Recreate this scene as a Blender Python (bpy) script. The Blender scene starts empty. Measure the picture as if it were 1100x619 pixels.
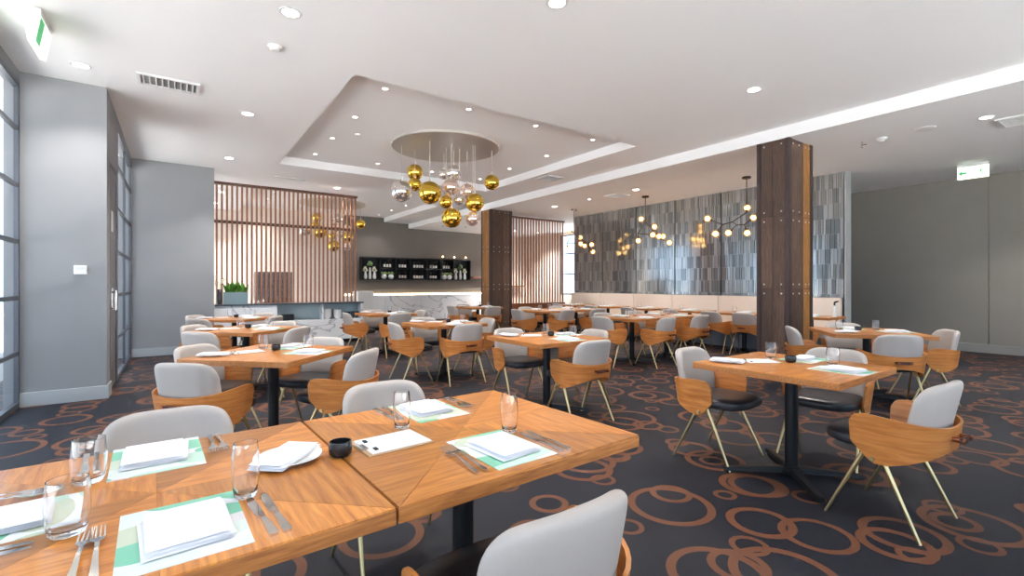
import bpy, bmesh, math, random
from mathutils import Vector, Matrix
random.seed(7)
PI = math.pi
# ------------------------------------------------------------------ camera, world, exposure
scene = bpy.context.scene
COL = scene.collection
A = math.radians(35.3)            # the camera looks 35.3 degrees to the right of the room's long axis
EYE = 1.29
cam_d = bpy.data.cameras.new('camera'); cam = bpy.data.objects.new('camera', cam_d); COL.objects.link(cam)
cam.location = (0, 0, EYE); cam.rotation_euler = (PI/2, 0, -A)
cam_d.sensor_width = 36; cam_d.lens = 36*510/1100; cam_d.shift_y = -3.5/1100; cam_d.clip_start = .02; cam_d.clip_end = 200
scene.camera = cam
world = bpy.data.worlds.new('world'); scene.world = world; world.use_nodes = True
bg = world.node_tree.nodes['Background']
bg.inputs['Color'].default_value = (.62, .81, 1.0, 1); bg.inputs['Strength'].default_value = 1.9
sun_d = bpy.data.lights.new('sun', 'SUN'); sun_d.energy = 52; sun_d.angle = .01; sun_d.color = (1, .985, .97)
sun = bpy.data.objects.new('sun', sun_d); COL.objects.link(sun); sun.rotation_euler = Vector((-.55, -.5, -.85)).to_track_quat('-Z', 'Y').to_euler()
vs = scene.view_settings
vs.view_transform = 'Standard'; vs.look = 'None'; vs.gamma = 1; vs.use_curve_mapping = False; vs.exposure = 0.48
DOWN = 46.0       # watts of a ceiling downlight
DOWN_S = 15.0      # watts of a small recess downlight

# ------------------------------------------------------------------ helpers
def lin(c):
    return tuple(((x/255)/12.92 if x/255 <= .04045 else ((x/255+.055)/1.055)**2.4) for x in c) + (1,)

MATS = {}
def mat(name, rgb=(200,200,200), rough=.5, metal=0, spec=.5, noise=0, nscale=20, bump=0, emit=0, coat=0, stretch=None, sheen=0):
    if name in MATS: return MATS[name]
    m = bpy.data.materials.new(name); m.use_nodes = True; nt = m.node_tree; b = nt.nodes['Principled BSDF']
    c = lin(rgb); b.inputs['Base Color'].default_value = c
    b.inputs['Roughness'].default_value = rough; b.inputs['Metallic'].default_value = metal
    b.inputs['Specular IOR Level'].default_value = spec; b.inputs['Coat Weight'].default_value = coat
    b.inputs['Sheen Weight'].default_value = sheen
    if emit:
        b.inputs['Emission Color'].default_value = c; b.inputs['Emission Strength'].default_value = emit
    if noise or bump:
        tc = nt.nodes.new('ShaderNodeTexCoord'); mp = nt.nodes.new('ShaderNodeMapping')
        nt.links.new(tc.outputs['Object'], mp.inputs['Vector'])
        if stretch: mp.inputs['Scale'].default_value = stretch
        n = nt.nodes.new('ShaderNodeTexNoise'); n.inputs['Scale'].default_value = nscale; n.inputs['Detail'].default_value = 5
        nt.links.new(mp.outputs[0], n.inputs['Vector'])
        if noise:
            mx = nt.nodes.new('ShaderNodeMix'); mx.data_type = 'RGBA'
            mx.inputs['A'].default_value = tuple(max(0, x*(1-noise)) for x in c[:3])+(1,)
            mx.inputs['B'].default_value = tuple(min(1, x*(1+noise)) for x in c[:3])+(1,)
            nt.links.new(n.outputs['Fac'], mx.inputs['Factor']); nt.links.new(mx.outputs['Result'], b.inputs['Base Color'])
        if bump:
            bp = nt.nodes.new('ShaderNodeBump'); bp.inputs['Strength'].default_value = bump; bp.inputs['Distance'].default_value = .01
            nt.links.new(n.outputs['Fac'], bp.inputs['Height']); nt.links.new(bp.outputs[0], b.inputs['Normal'])
    MATS[name] = m
    return m

def wood(name, rgb1, rgb2, axis='X', rough=.4, scale=7, coat=.0, vary=.25):
    """long-grain wood: stretched noise along one axis, tone shifts a little from piece to piece"""
    if name in MATS: return MATS[name]
    m = bpy.data.materials.new(name); m.use_nodes = True; nt = m.node_tree; b = nt.nodes['Principled BSDF']
    tc = nt.nodes.new('ShaderNodeTexCoord'); mp = nt.nodes.new('ShaderNodeMapping')
    s = {'X': (1, 12, 12), 'Y': (12, 1, 12), 'Z': (12, 12, 1), 'XY': (.9, .9, 11)}[axis]
    mp.inputs['Scale'].default_value = s
    oi = nt.nodes.new('ShaderNodeObjectInfo'); va = nt.nodes.new('ShaderNodeVectorMath'); va.operation = 'SCALE'
    va.inputs[0].default_value = (3, 5, 7); nt.links.new(oi.outputs['Random'], va.inputs['Scale'])
    nt.links.new(tc.outputs['Object'], mp.inputs['Vector']); nt.links.new(va.outputs[0], mp.inputs['Location'])
    n = nt.nodes.new('ShaderNodeTexNoise'); n.inputs['Scale'].default_value = scale; n.inputs['Detail'].default_value = 6; n.inputs['Roughness'].default_value = .6
    n.inputs['Distortion'].default_value = .5
    nt.links.new(mp.outputs[0], n.inputs['Vector'])
    ramp = nt.nodes.new('ShaderNodeValToRGB')
    ramp.color_ramp.elements[0].position = .28; ramp.color_ramp.elements[0].color = lin(rgb1)
    ramp.color_ramp.elements[1].position = .70; ramp.color_ramp.elements[1].color = lin(rgb2)
    nt.links.new(n.outputs['Fac'], ramp.inputs['Fac'])
    hs = nt.nodes.new('ShaderNodeHueSaturation')
    mr = nt.nodes.new('ShaderNodeMapRange'); mr.inputs['To Min'].default_value = 1-vary/2; mr.inputs['To Max'].default_value = 1+vary/2
    nt.links.new(oi.outputs['Random'], mr.inputs['Value']); nt.links.new(mr.outputs[0], hs.inputs['Value'])
    nt.links.new(ramp.outputs[0], hs.inputs['Color']); nt.links.new(hs.outputs[0], b.inputs['Base Color'])
    b.inputs['Roughness'].default_value = rough; b.inputs['Coat Weight'].default_value = coat; b.inputs['Coat Roughness'].default_value = .15
    bp = nt.nodes.new('ShaderNodeBump'); bp.inputs['Strength'].default_value = .12; bp.inputs['Distance'].default_value = .004
    nt.links.new(n.outputs['Fac'], bp.inputs['Height']); nt.links.new(bp.outputs[0], b.inputs['Normal'])
    MATS[name] = m
    return m

class MB:
    """collects shapes into one mesh"""
    def __init__(self): self.v = []; self.f = []
    def add(self, v, f):
        o = len(self.v); self.v += [tuple(p) for p in v]; self.f += [tuple(i+o for i in q) for q in f]; return self
    def box(self, x0, x1, y0, y1, z0, z1):
        v = [(x, y, z) for z in (z0, z1) for y in (y0, y1) for x in (x0, x1)]
        return self.add(v, [(0,2,3,1),(4,5,7,6),(0,1,5,4),(2,6,7,3),(0,4,6,2),(1,3,7,5)])
    def cbox(self, x0, x1, y0, y1, z0, z1, c=.004):
        """box with chamfered edges"""
        bm = bmesh.new(); bmesh.ops.create_cube(bm, size=1)
        for p in bm.verts: p.co = Vector(((x0+x1)/2+p.co.x*(x1-x0), (y0+y1)/2+p.co.y*(y1-y0), (z0+z1)/2+p.co.z*(z1-z0)))
        bmesh.ops.bevel(bm, geom=list(bm.edges), offset=c, segments=2, profile=.5, affect='EDGES')
        bm.verts.index_update(); self.add([p.co[:] for p in bm.verts], [[p.index for p in q.verts] for q in bm.faces]); bm.free(); return self
    def rod(self, p0, p1, r0, r1=None, n=8, cap=True):
        r1 = r0 if r1 is None else r1; p0 = Vector(p0); p1 = Vector(p1); d = (p1-p0).normalized()
        a = d.orthogonal().normalized(); b = d.cross(a)
        v = [p+(a*math.cos(t)+b*math.sin(t))*r for p, r in ((p0, r0), (p1, r1)) for t in [2*PI*k/n for k in range(n)]]
        f = [(k, (k+1)%n, n+(k+1)%n, n+k) for k in range(n)]
        if cap: f += [tuple(range(n-1, -1, -1)), tuple(range(n, 2*n))]
        return self.add(v, f)
    def lathe(self, prof, n=24, c=(0,0,0), close=False):
        v = []; f = []; m = len(prof)
        for r, z in prof:
            v += [(c[0]+r*math.cos(2*PI*k/n), c[1]+r*math.sin(2*PI*k/n), c[2]+z) for k in range(n)]
        for i in range(m-1 if not close else m):
            for k in range(n):
                a, b = i*n+k, i*n+(k+1)%n; j = (i+1) % m
                f.append((a, b, j*n+(k+1)%n, j*n+k))
        if not close:
            if prof[0][0] > 1e-5: f.append(tuple(range(n-1, -1, -1)))
            if prof[-1][0] > 1e-5: f.append(tuple(range((m-1)*n, m*n)))
        return self.add(v, f)
    def sphere(self, c, r, n=20, m=12, sz=1):
        return self.lathe([(max(1e-4, r*math.sin(PI*i/m)), -r*sz*math.cos(PI*i/m)) for i in range(m+1)], n, c)
    def prism(self, out, z0, z1):
        n = len(out); v = [(x, y, z0) for x, y in out]+[(x, y, z1) for x, y in out]
        return self.add(v, [tuple(range(n-1, -1, -1)), tuple(range(n, 2*n))]+[(k, (k+1)%n, n+(k+1)%n, n+k) for k in range(n)])
    def mesh(self, name, smooth=False):
        me = bpy.data.meshes.new(name); me.from_pydata(self.v, [], self.f); me.validate(); me.update()
        bm = bmesh.new(); bm.from_mesh(me); bmesh.ops.recalc_face_normals(bm, faces=list(bm.faces)); bm.to_mesh(me); bm.free()
        if smooth:
            for p in me.polygons: p.use_smooth = True
            try: me.set_sharp_from_angle(angle=math.radians(40))
            except Exception: pass
        return me
    def build(self, name, m, parent=None, smooth=False):
        return put(name, self.mesh(name, smooth), m, parent)

def put(name, me, m=None, parent=None, loc=(0,0,0), rz=0):
    if m is not None and not me.materials: me.materials.append(m)
    o = bpy.data.objects.new(name, me); COL.objects.link(o); o.location = loc; o.rotation_euler = (0, 0, rz)
    if parent is not None: o.parent = parent
    return o
def tag(o, label, cat, group=None, kind=None):
    if not 4 <= len(label.split()) <= 16: print('LABEL LENGTH', label)
    o['label'] = label; o['category'] = cat
    if group: o['group'] = group
    if kind: o['kind'] = kind
    return o
def struct(o, label=None, cat=None):
    o['kind'] = 'structure'
    if label: o['label'] = label
    if cat: o['category'] = cat
    return o
def empty(name, loc=(0,0,0), rz=0):
    o = bpy.data.objects.new(name, None); COL.objects.link(o); o.location = loc; o.rotation_euler = (0, 0, rz); o.empty_display_size = .1
    return o
def copy_tree(o, parent=None):
    c = o.copy(); COL.objects.link(c); c.parent = parent
    for ch in list(o.children): copy_tree(ch, c)
    return c
def smooth_sub(o, lv=1):
    md = o.modifiers.new('sub', 'SUBSURF'); md.levels = lv; md.render_levels = lv

# ------------------------------------------------------------------ materials
M_ceil = mat('ceiling_paint', (244,244,244), .9, noise=.01, nscale=3)
M_wall = mat('grey_wall_paint', (142,143,145), .85, noise=.03, nscale=4, bump=.03)
M_base = mat('grey_skirting', (166,170,172), .55)
M_dark = mat('taupe_wall_panel', (146,141,133), .8, noise=.05, nscale=3)
M_barwall = mat('charcoal_wall', (116,110,103), .8, noise=.04, nscale=3)
M_cream = mat('cream_wall', (236,222,208), .8)
M_frame = mat('window_aluminium', (92,96,102), .4, metal=.4)
M_black = mat('black_steel', (26,27,30), .38, metal=.3)
M_gold = mat('brushed_brass', (214,192,142), .32, metal=1)
M_chrome = mat('polished_steel', (226,222,218), .12, metal=1)
M_leather = mat('black_leather', (38,38,42), .33, noise=.08, nscale=60, bump=.05)
M_pad = mat('grey_upholstery', (178,169,162), .62, noise=.03, nscale=80, bump=.02)
M_strap = mat('brown_leather_strap', (84,44,34), .5)
M_shell = wood('walnut_shell', (176,98,42), (220,146,78), 'XY', .34, 4, .15, .16)
M_table = wood('oak_tabletop', (164,92,32), (224,150,72), 'X', .30, 5, .4, .42)
M_edge = wood('oak_table_edge', (140,80,34), (200,130,66), 'X', .5, 9, 0, .1)
M_slat = wood('slat_timber', (132,84,60), (172,118,88), 'Z', .5, 5, 0, .2)
M_oldwood = wood('aged_timber', (60,44,38), (108,82,66), 'Z', .6, 5, 0, .5)
M_goldwood = wood('honey_timber', (120,76,34), (182,128,66), 'Z', .5, 5, 0, .2)
M_rust = mat('rusted_steel', (78,64,62), .55, metal=.5, noise=.25, nscale=14)
M_bolt = mat('bolt_steel', (196,190,182), .35, metal=.8)
M_white = mat('white_plastic', (228,228,226), .45)
M_china = mat('white_china', (244,243,240), .2)
M_linen = mat('white_linen', (244,243,246), .85, noise=.02, nscale=120, bump=.06)
M_cream_up = mat('cream_banquette_upholstery', (232,216,202), .7)
M_benchbase = mat('slate_bench_base', (104,116,130), .5)
M_ceramic = mat('black_ceramic', (34,36,40), .25)
M_paper = mat('menu_paper', (232,232,236), .6, noise=.04, nscale=30)
M_board = mat('menu_board', (186,150,112), .5)
M_lamp = mat('lamp_glow', (255,246,232), .5, emit=16)
M_lamp_s = mat('small_lamp_glow', (255,246,232), .5, emit=10)
M_bulb = mat('bulb_glow', (255,206,140), .5, emit=5)
M_led = mat('led_strip_glow', (255,232,196), .5, emit=5)
M_goldball = mat('gold_mirror', (242,204,86), .06, metal=1, emit=.0)
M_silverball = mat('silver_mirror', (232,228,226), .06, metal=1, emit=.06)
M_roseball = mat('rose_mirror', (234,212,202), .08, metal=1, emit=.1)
M_disc = mat('brushed_disc', (206,201,196), .42, metal=.8)
M_cord = mat('clear_cord', (214,206,196), .4)
M_bronze = mat('dark_bronze', (64,48,38), .45, metal=.7)
M_shelf = mat('black_shelf', (30,31,32), .5)
M_bottle = mat('dark_bottle', (22,20,20), .15)
M_label = mat('bottle_label', (232,228,220), .6)
M_leaf = mat('leaf_green', (96,150,52), .5, noise=.3, nscale=9)
M_flower = mat('flower_white', (232,226,196), .6)
M_hydr = mat('flower_green', (136,164,104), .7, noise=.2, nscale=30)
M_planter = mat('slate_planter', (124,146,152), .6, noise=.08, nscale=12)
M_ground = mat('terrace_concrete', (226,224,218), .9, noise=.05, nscale=2)
M_green = mat('exit_green', (60,150,96), .5, emit=.7)
M_exitw = mat('exit_white', (232,244,220), .5, emit=1.2)

def glassmat(name, tint=(1,1,1,1), gloss=.1):
    m = bpy.data.materials.new(name); m.use_nodes = True; nt = m.node_tree; nt.nodes.remove(nt.nodes['Principled BSDF'])
    t = nt.nodes.new('ShaderNodeBsdfTransparent'); t.inputs[0].default_value = tint
    g = nt.nodes.new('ShaderNodeBsdfGlossy'); g.inputs['Roughness'].default_value = .03; g.inputs['Color'].default_value = (1,1,1,1)
    lw = nt.nodes.new('ShaderNodeLayerWeight'); lw.inputs['Blend'].default_value = .25
    mr = nt.nodes.new('ShaderNodeMath'); mr.operation = 'MULTIPLY_ADD'; mr.inputs[1].default_value = gloss*1.5; mr.inputs[2].default_value = gloss*.2
    nt.links.new(lw.outputs['Fresnel'], mr.inputs[0])
    mx = nt.nodes.new('ShaderNodeMixShader'); nt.links.new(mr.outputs[0], mx.inputs[0]); nt.links.new(t.outputs[0], mx.inputs[1]); nt.links.new(g.outputs[0], mx.inputs[2])
    nt.links.new(mx.outputs[0], nt.nodes['Material Output'].inputs['Surface']); return m
M_glass = glassmat('window_glass', (.97,.98,1,1), .1)
M_globe = glassmat('amber_globe_glass', (1,.88,.70,1), .25)
M_screen_glass = glassmat('screen_glass', (.98,.97,.96,1), .12)
def tumbler_mat():
    m = bpy.data.materials.new('drinking_glass'); m.use_nodes = True; b = m.node_tree.nodes['Principled BSDF']
    b.inputs['Base Color'].default_value = (1,1,1,1); b.inputs['Roughness'].default_value = .02
    b.inputs['Transmission Weight'].default_value = 1; b.inputs['IOR'].default_value = 1.45; return m
M_tumbler = tumbler_mat()

def marble():
    m = bpy.data.materials.new('white_marble'); m.use_nodes = True; nt = m.node_tree; b = nt.nodes['Principled BSDF']
    tc = nt.nodes.new('ShaderNodeTexCoord'); n1 = nt.nodes.new('ShaderNodeTexNoise'); n1.inputs['Scale'].default_value = .8; n1.inputs['Detail'].default_value = 7
    n1.inputs['Distortion'].default_value = 1.2
    mp = nt.nodes.new('ShaderNodeMapping'); mp.inputs['Rotation'].default_value = (0, .6, 0); mp.inputs['Scale'].default_value = (.7, 1, 1.5)
    nt.links.new(tc.outputs['Object'], mp.inputs[0]); nt.links.new(mp.outputs[0], n1.inputs['Vector'])
    s = nt.nodes.new('ShaderNodeMath'); s.operation = 'SUBTRACT'; s.inputs[1].default_value = .5; nt.links.new(n1.outputs['Fac'], s.inputs[0])
    ab = nt.nodes.new('ShaderNodeMath'); ab.operation = 'ABSOLUTE'; nt.links.new(s.outputs[0], ab.inputs[0])
    r = nt.nodes.new('ShaderNodeValToRGB'); e = r.color_ramp.elements
    e[0].position = 0; e[0].color = lin((160,160,166)); e[1].position = .022; e[1].color = lin((236,237,238))
    k = e.new(.008); k.color = lin((212,213,216))
    nt.links.new(ab.outputs[0], r.inputs[0]); nt.links.new(r.outputs[0], b.inputs['Base Color']); b.inputs['Roughness'].default_value = .25
    return m
M_marble = marble()

def carpet():
    """dark blue-charcoal carpet woven with rust rings of several sizes"""
    m = bpy.data.materials.new('ring_carpet'); m.use_nodes = True; nt = m.node_tree; b = nt.nodes['Principled BSDF']; L = nt.links.new
    tc = nt.nodes.new('ShaderNodeTexCoord')
    def math_(op, a, bb=None, c=None):
        n = nt.nodes.new('ShaderNodeMath'); n.operation = op
        for i, x in enumerate((a, bb, c)):
            if x is None: continue
            if hasattr(x, 'links'): L(x, n.inputs[i])
            else: n.inputs[i].default_value = x
        return n.outputs[0]
    fuzz = nt.nodes.new('ShaderNodeTexNoise'); fuzz.inputs['Scale'].default_value = 160; fuzz.inputs['Detail'].default_value = 2
    L(tc.outputs['Object'], fuzz.inputs['Vector'])
    total = None
    for cell, rand, rmin, rmax, w, rot, off in ((.76,.38,.16,.30,.029,.3,(0,0)), (.84,.40,.14,.29,.026,1.1,(.37,.61)), (.70,.42,.10,.23,.027,2.0,(.13,.2)), (.60,.5,.09,.15,.024,.7,(.5,.1))):
        mp = nt.nodes.new('ShaderNodeMapping'); mp.inputs['Scale'].default_value = (1/cell,)*3; mp.inputs['Rotation'].default_value = (0,0,rot)
        mp.inputs['Location'].default_value = (off[0], off[1], 0); L(tc.outputs['Object'], mp.inputs[0])
        v = nt.nodes.new('ShaderNodeTexVoronoi'); v.voronoi_dimensions = '2D'; v.feature = 'F1'; v.inputs['Scale'].default_value = 1; v.inputs['Randomness'].default_value = rand
        L(mp.outputs[0], v.inputs['Vector'])
        sp = nt.nodes.new('ShaderNodeSeparateColor'); L(v.outputs['Color'], sp.inputs[0])
        R = math_('MULTIPLY_ADD', sp.outputs[2], (rmax-rmin), rmin)
        d = math_('ABSOLUTE', math_('SUBTRACT', v.outputs['Distance'], R))
        d2 = math_('MULTIPLY_ADD', math_('SUBTRACT', fuzz.outputs['Fac'], .5), .012, d)
        k = math_('LESS_THAN', d2, w)
        total = k if total is None else math_('MAXIMUM', total, k)
    n2 = nt.nodes.new('ShaderNodeTexNoise'); n2.inputs['Scale'].default_value = 240; n2.inputs['Detail'].default_value = 2; L(tc.outputs['Object'], n2.inputs['Vector'])
    n3 = nt.nodes.new('ShaderNodeTexNoise'); n3.inputs['Scale'].default_value = 2.5; L(tc.outputs['Object'], n3.inputs['Vector'])
    def mix(f, a, c):
        x = nt.nodes.new('ShaderNodeMix'); x.data_type = 'RGBA'; L(f, x.inputs['Factor'])
        for s, val in (('A', a), ('B', c)):
            if hasattr(val, 'links'): L(val, x.inputs[s])
            else: x.inputs[s].default_value = val
        return x.outputs['Result']
    base = mix(n3.outputs['Fac'], lin((14,17,25)), lin((22,28,42)))
    ring = mix(n2.outputs['Fac'], lin((78,44,28)), lin((120,74,48)))
    L(mix(total, base, ring), b.inputs['Base Color'])
    b.inputs['Roughness'].default_value = .6; b.inputs['Specular IOR Level'].default_value = .4
    bp = nt.nodes.new('ShaderNodeBump'); bp.inputs['Strength'].default_value = .25; bp.inputs['Distance'].default_value = .004
    L(n2.outputs['Fac'], bp.inputs['Height']); L(bp.outputs[0], b.inputs['Normal'])
    return m
M_carpet = carpet()

def placemat_mat():
    m = bpy.data.materials.new('leaf_print_placemat'); m.use_nodes = True; nt = m.node_tree; b = nt.nodes['Principled BSDF']; L = nt.links.new
    tc = nt.nodes.new('ShaderNodeTexCoord'); oi = nt.nodes.new('ShaderNodeObjectInfo')
    va = nt.nodes.new('ShaderNodeVectorMath'); va.operation = 'SCALE'; va.inputs[0].default_value = (7, 3, 0); L(oi.outputs['Random'], va.inputs['Scale'])
    mp = nt.nodes.new('ShaderNodeMapping'); mp.inputs['Rotation'].default_value = (0,0,.6); mp.inputs['Scale'].default_value = (6, 11, 1)
    L(tc.outputs['Object'], mp.inputs[0]); L(va.outputs[0], mp.inputs['Location'])
    v = nt.nodes.new('ShaderNodeTexVoronoi'); v.voronoi_dimensions = '2D'; v.inputs['Scale'].default_value = 1; L(mp.outputs[0], v.inputs['Vector'])
    s = nt.nodes.new('ShaderNodeSeparateColor'); L(v.outputs['Color'], s.inputs[0])
    r = nt.nodes.new('ShaderNodeValToRGB'); r.color_ramp.interpolation = 'CONSTANT'; e = r.color_ramp.elements
    e[0].position = 0; e[0].color = lin((226,236,230)); e[1].position = .25; e[1].color = lin((194,222,206))
    k = e.new(.45); k.color = lin((132,200,170)); k = e.new(.75); k.color = lin((206,214,190)); k = e.new(.88); k.color = lin((232,228,228))
    L(s.outputs[0], r.inputs[0])
    lt = nt.nodes.new('ShaderNodeMath'); lt.operation = 'LESS_THAN'; lt.inputs[1].default_value = .6; L(v.outputs['Distance'], lt.inputs[0])
    mx = nt.nodes.new('ShaderNodeMix'); mx.data_type = 'RGBA'; mx.inputs['A'].default_value = lin((238,240,240)); L(lt.outputs[0], mx.inputs['Factor']); L(r.outputs[0], mx.inputs['B'])
    L(mx.outputs['Result'], b.inputs['Base Color']); b.inputs['Roughness'].default_value = .45; return m
M_mat = placemat_mat()
TILE_M = [mat('glass_tile_%s' % n, c, r, metal=.72, noise=.06, nscale=5) for n, c, r in (('pale', (190,195,197), .16), ('mid', (172,178,180), .14), ('slate', (140,147,151), .14), ('smoke', (158,162,161), .1))]

# ------------------------------------------------------------------ structure
CM, CR, CL = 3.53, 3.68, 3.36          # main, recessed and lowered ceiling heights
XL1, XL2, XR, YN, YB, XBAND = -1.34, -.64, 12.5, -3.2, 16.5, 7.0
fl = MB().box(-1.9, XR+.3, YN-.2, YB+.3, -.12, 0).build('floor', M_carpet); struct(fl, 'dark carpet woven with rust coloured interlocking rings', 'floor')
R1 = (1.55, 6.07, 5.1, 9.65); R2 = (1.55, 6.07, 12.2, 16.5)
c = MB(); T = .35
def cb(x0, x1, y0, y1): c.box(x0, x1, y0, y1, CM, CM+T)
cb(-1.9, R1[0], YN-.2, YB+.3); cb(R1[1], XBAND, YN-.2, YB+.3); cb(R1[0], R1[1], YN-.2, R1[2]); cb(R1[0], R1[1], R1[3], R2[2])
struct(c.build('ceiling', M_ceil), 'white painted main ceiling with square recesses', 'ceiling')
c = MB().box(R1[0], R1[1], R1[2], R1[3], CR, CR+.2)
struct(c.build('ceiling_recess', M_ceil), 'raised square ceiling recess over the near ball pendant', 'ceiling')
c = MB().box(R2[0], R2[1], R2[2], R2[3]+.3, CR, CR+.2)
struct(c.build('ceiling_recess', M_ceil), 'raised square ceiling recess over the far ball pendant', 'ceiling')
c = MB().box(XBAND, XR+.3, YN-.2, YB+.3, CL, CM+T)
struct(c.build('ceiling_lowered', M_ceil), 'lowered ceiling strip along the tiled wall', 'ceiling')

def window_wall(n, axis, const, a0, a1, z0, z1, mull, trans, out, label, th=.07, door=None):
    """glazed wall: frame, mullions, transoms and panes; axis 'Y' runs along Y at x=const, 'X' along X at y=const"""
    root = empty('window_%d' % n, (0,0,0)); struct(root, label, 'window')
    def bx(mb, a, b, za, zb, d0, d1):
        if axis == 'Y': mb.box(min(const+out*d0, const+out*d1), max(const+out*d0, const+out*d1), a, b, za, zb)
        else: mb.box(a, b, min(const+out*d0, const+out*d1), max(const+out*d0, const+out*d1), za, zb)
    f = MB()
    bx(f, a0, a1, z0, z0+.06, 0, .05); bx(f, a0, a1, z1-.06, z1, 0, .05)
    bx(f, a0, a0+.05, z0+.06, z1-.06, 0, .035); bx(f, a1-.05, a1, z0+.06, z1-.06, 0, .035)
    f.build('frame', M_frame, root)
    ms = [a0+.05]+mull+[a1-.05]
    for x in mull: q = MB(); bx(q, x-.025, x+.025, z0+.06, z1-.06, .003, .033); q.build('mullion', M_frame, root)
    ts = [z0+.06]+trans+[z1-.06]
    for i in range(len(ms)-1):
        lo = ms[i]+(.025 if i else 0); hi = ms[i+1]-(.025 if i < len(ms)-2 else 0)
        for z in trans:
            q = MB(); bx(q, lo, hi, z-.022, z+.022, .004, .032); q.build('transom', M_frame, root)
    for i in range(len(ms)-1):
        lo = ms[i]+(.025 if i else 0); hi = ms[i+1]-(.025 if i < len(ms)-2 else 0)
        for j in range(len(ts)-1):
            zl = ts[j]+(.022 if j else 0); zh = ts[j+1]-(.022 if j < len(ts)-2 else 0)
            q = MB(); bx(q, lo, hi, zl, zh, .015, .021); q.build('pane', M_glass, root)
    L = bpy.data.lights.new('daylight_portal', 'AREA'); L.shape = 'RECTANGLE'; L.cycles.is_portal = True
    lo = bpy.data.objects.new('daylight_portal', L); COL.objects.link(lo); lo.parent = root
    L.size = a1-a0; L.size_y = z1-z0; mid = (a0+a1)/2; zc = (z0+z1)/2
    if axis == 'Y': lo.location = (const+out*.12, mid, zc); d = Vector((-out, 0, 0))
    else: lo.location = (mid, const+out*.12, zc); d = Vector((0, -out, 0))
    lo.rotation_euler = d.to_track_quat('-Z', 'Y').to_euler()
    return root
TR = [.57, 1.15, 1.74, 2.33, 2.92]
window_wall(1, 'Y', XL1, YN, 7.06, .0, 3.42, [-1.7, -.2, 1.3, 2.8, 4.3, 5.75], TR, -1, 'tall gridded glazing along the near left side')
window_wall(2, 'Y', XL2, 8.3, 10.74, .0, 3.42, [9.52], TR, -1, 'narrow gridded glazing between the grey pillar and the far grey wall')
window_wall(3, 'Y', XL2, 11.35, 16.4, .5, 3.3, [12.6, 13.85, 15.1], [1.2, 2.3], -1, 'glazing beyond the slatted timber screen at left')
window_wall(4, 'Y', XR, 12.2, 14.3, .9, 3.25, [13.2], [1.7, 2.5], 1, 'bright window seen between slatted screen and tiled wall')
window_wall(5, 'X', YN, -1.2, 9.4, .3, 3.3, [.6, 2.4, 4.2, 6.0, 7.8], [1.2, 2.3], -1, 'glazing behind the viewer')
w = MB()
w.box(XL1-.12, XL1, YN, 7.06, 3.42, CM)                       # head over window 1
w.box(XL1-.12, XL2, 7.06, 7.36, 0, CM)                        # grey pillar
w.box(XL2-.2, XL2, 8.18, 8.3, 0, CM); w.box(XL2-.2, XL2, 7.36, 8.18, 2.75, CM)
w.box(XL2-.12, XL2, 8.3, 10.74, 3.42, CM)
struct(w.build('wall_left', M_wall), 'grey painted wall and pillar beside the left glazing', 'wall')
w = MB().box(XL2-.2, .6, 10.74, 10.86, 0, CM)
struct(w.build('wall_far_left', M_wall), 'pale grey wall return left of the slatted screen', 'wall')
w = MB().box(XL2-.2, XL2, 10.86, 11.35, 0, CM).box(XL2-.2, XL2, 16.4, YB, 0, CR+.1).box(XL2-.2, XL2, 11.35, 16.4, 0, .5).box(XL2-.2, XL2, 11.35, 16.4, 3.3, CM)
struct(w.build('wall_left', M_cream), 'cream wall beyond the slatted screen', 'wall')
struct(MB().box(XL2-.2, 4.62, YB, YB+.15, 0, CR+.1).build('wall_back', M_cream), 'cream back wall seen through the slatted screen', 'wall')
struct(MB().box(4.62, 10.2, YB, YB+.15, 0, CR+.1).build('wall_back', M_barwall), 'charcoal back wall behind the bottle shelf', 'wall')
struct(MB().box(10.2, XR+.3, YB, YB+.15, 0, CR+.1).build('wall_back', M_cream), 'cream back wall seen through the right slatted screen', 'wall')
w = MB().box(XR, XR+.2, 10.9, 12.2, 0, CL).box(XR, XR+.2, 14.3, YB, 0, CL).box(XR, XR+.2, 12.2, 14.3, 0, .9).box(XR, XR+.2, 12.2, 14.3, 3.25, CL)
struct(w.build('wall_right', M_cream), 'cream wall around the bright far window', 'wall')
dw = MB().box(XR+.03, XR+.2, YN, 10.9, 0, CL).build('wall_right', M_dark); struct(dw, 'dark taupe panelled wall at far right', 'wall')
ys = [-3.2, -.28, 2.11, 4.5, 6.9, 9.3, 10.9]
for i in range(6): MB().box(XR+.004, XR+.03, ys[i]+.006, ys[i+1]-.006, .16, CL).build('wall_panel', M_dark, dw)
struct(MB().cbox(XR-.02, XR+.03, YN, 10.9, 0, .16, .006).build('baseboard_right', mat('taupe_skirting', (150,148,144), .6)), 'grey skirting under the dark panelled wall', 'skirting')
struct(MB().box(9.4, XR+.2, YN-.15, YN, 0, CL).box(-1.9, -1.2, YN-.15, YN, 0, CM).box(-1.2, 9.4, YN-.15, YN, 0, .3).box(-1.2, 9.4, YN-.15, YN, 3.3, CM+.2).build('wall_near', M_wall), 'grey wall behind the viewer', 'wall')
struct(MB().cbox(XL1, XL2+.018, 7.04, 7.06, 0, .15, .004).cbox(XL2, XL2+.018, 7.06, 7.36, 0, .15, .004).build('baseboard_left', M_base), 'grey skirting on the left pillar', 'skirting')
struct(MB().cbox(XL2, .6, 10.72, 10.74, 0, .15, .004).build('baseboard_far', M_base), 'grey skirting on the far grey wall', 'skirting')
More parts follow.
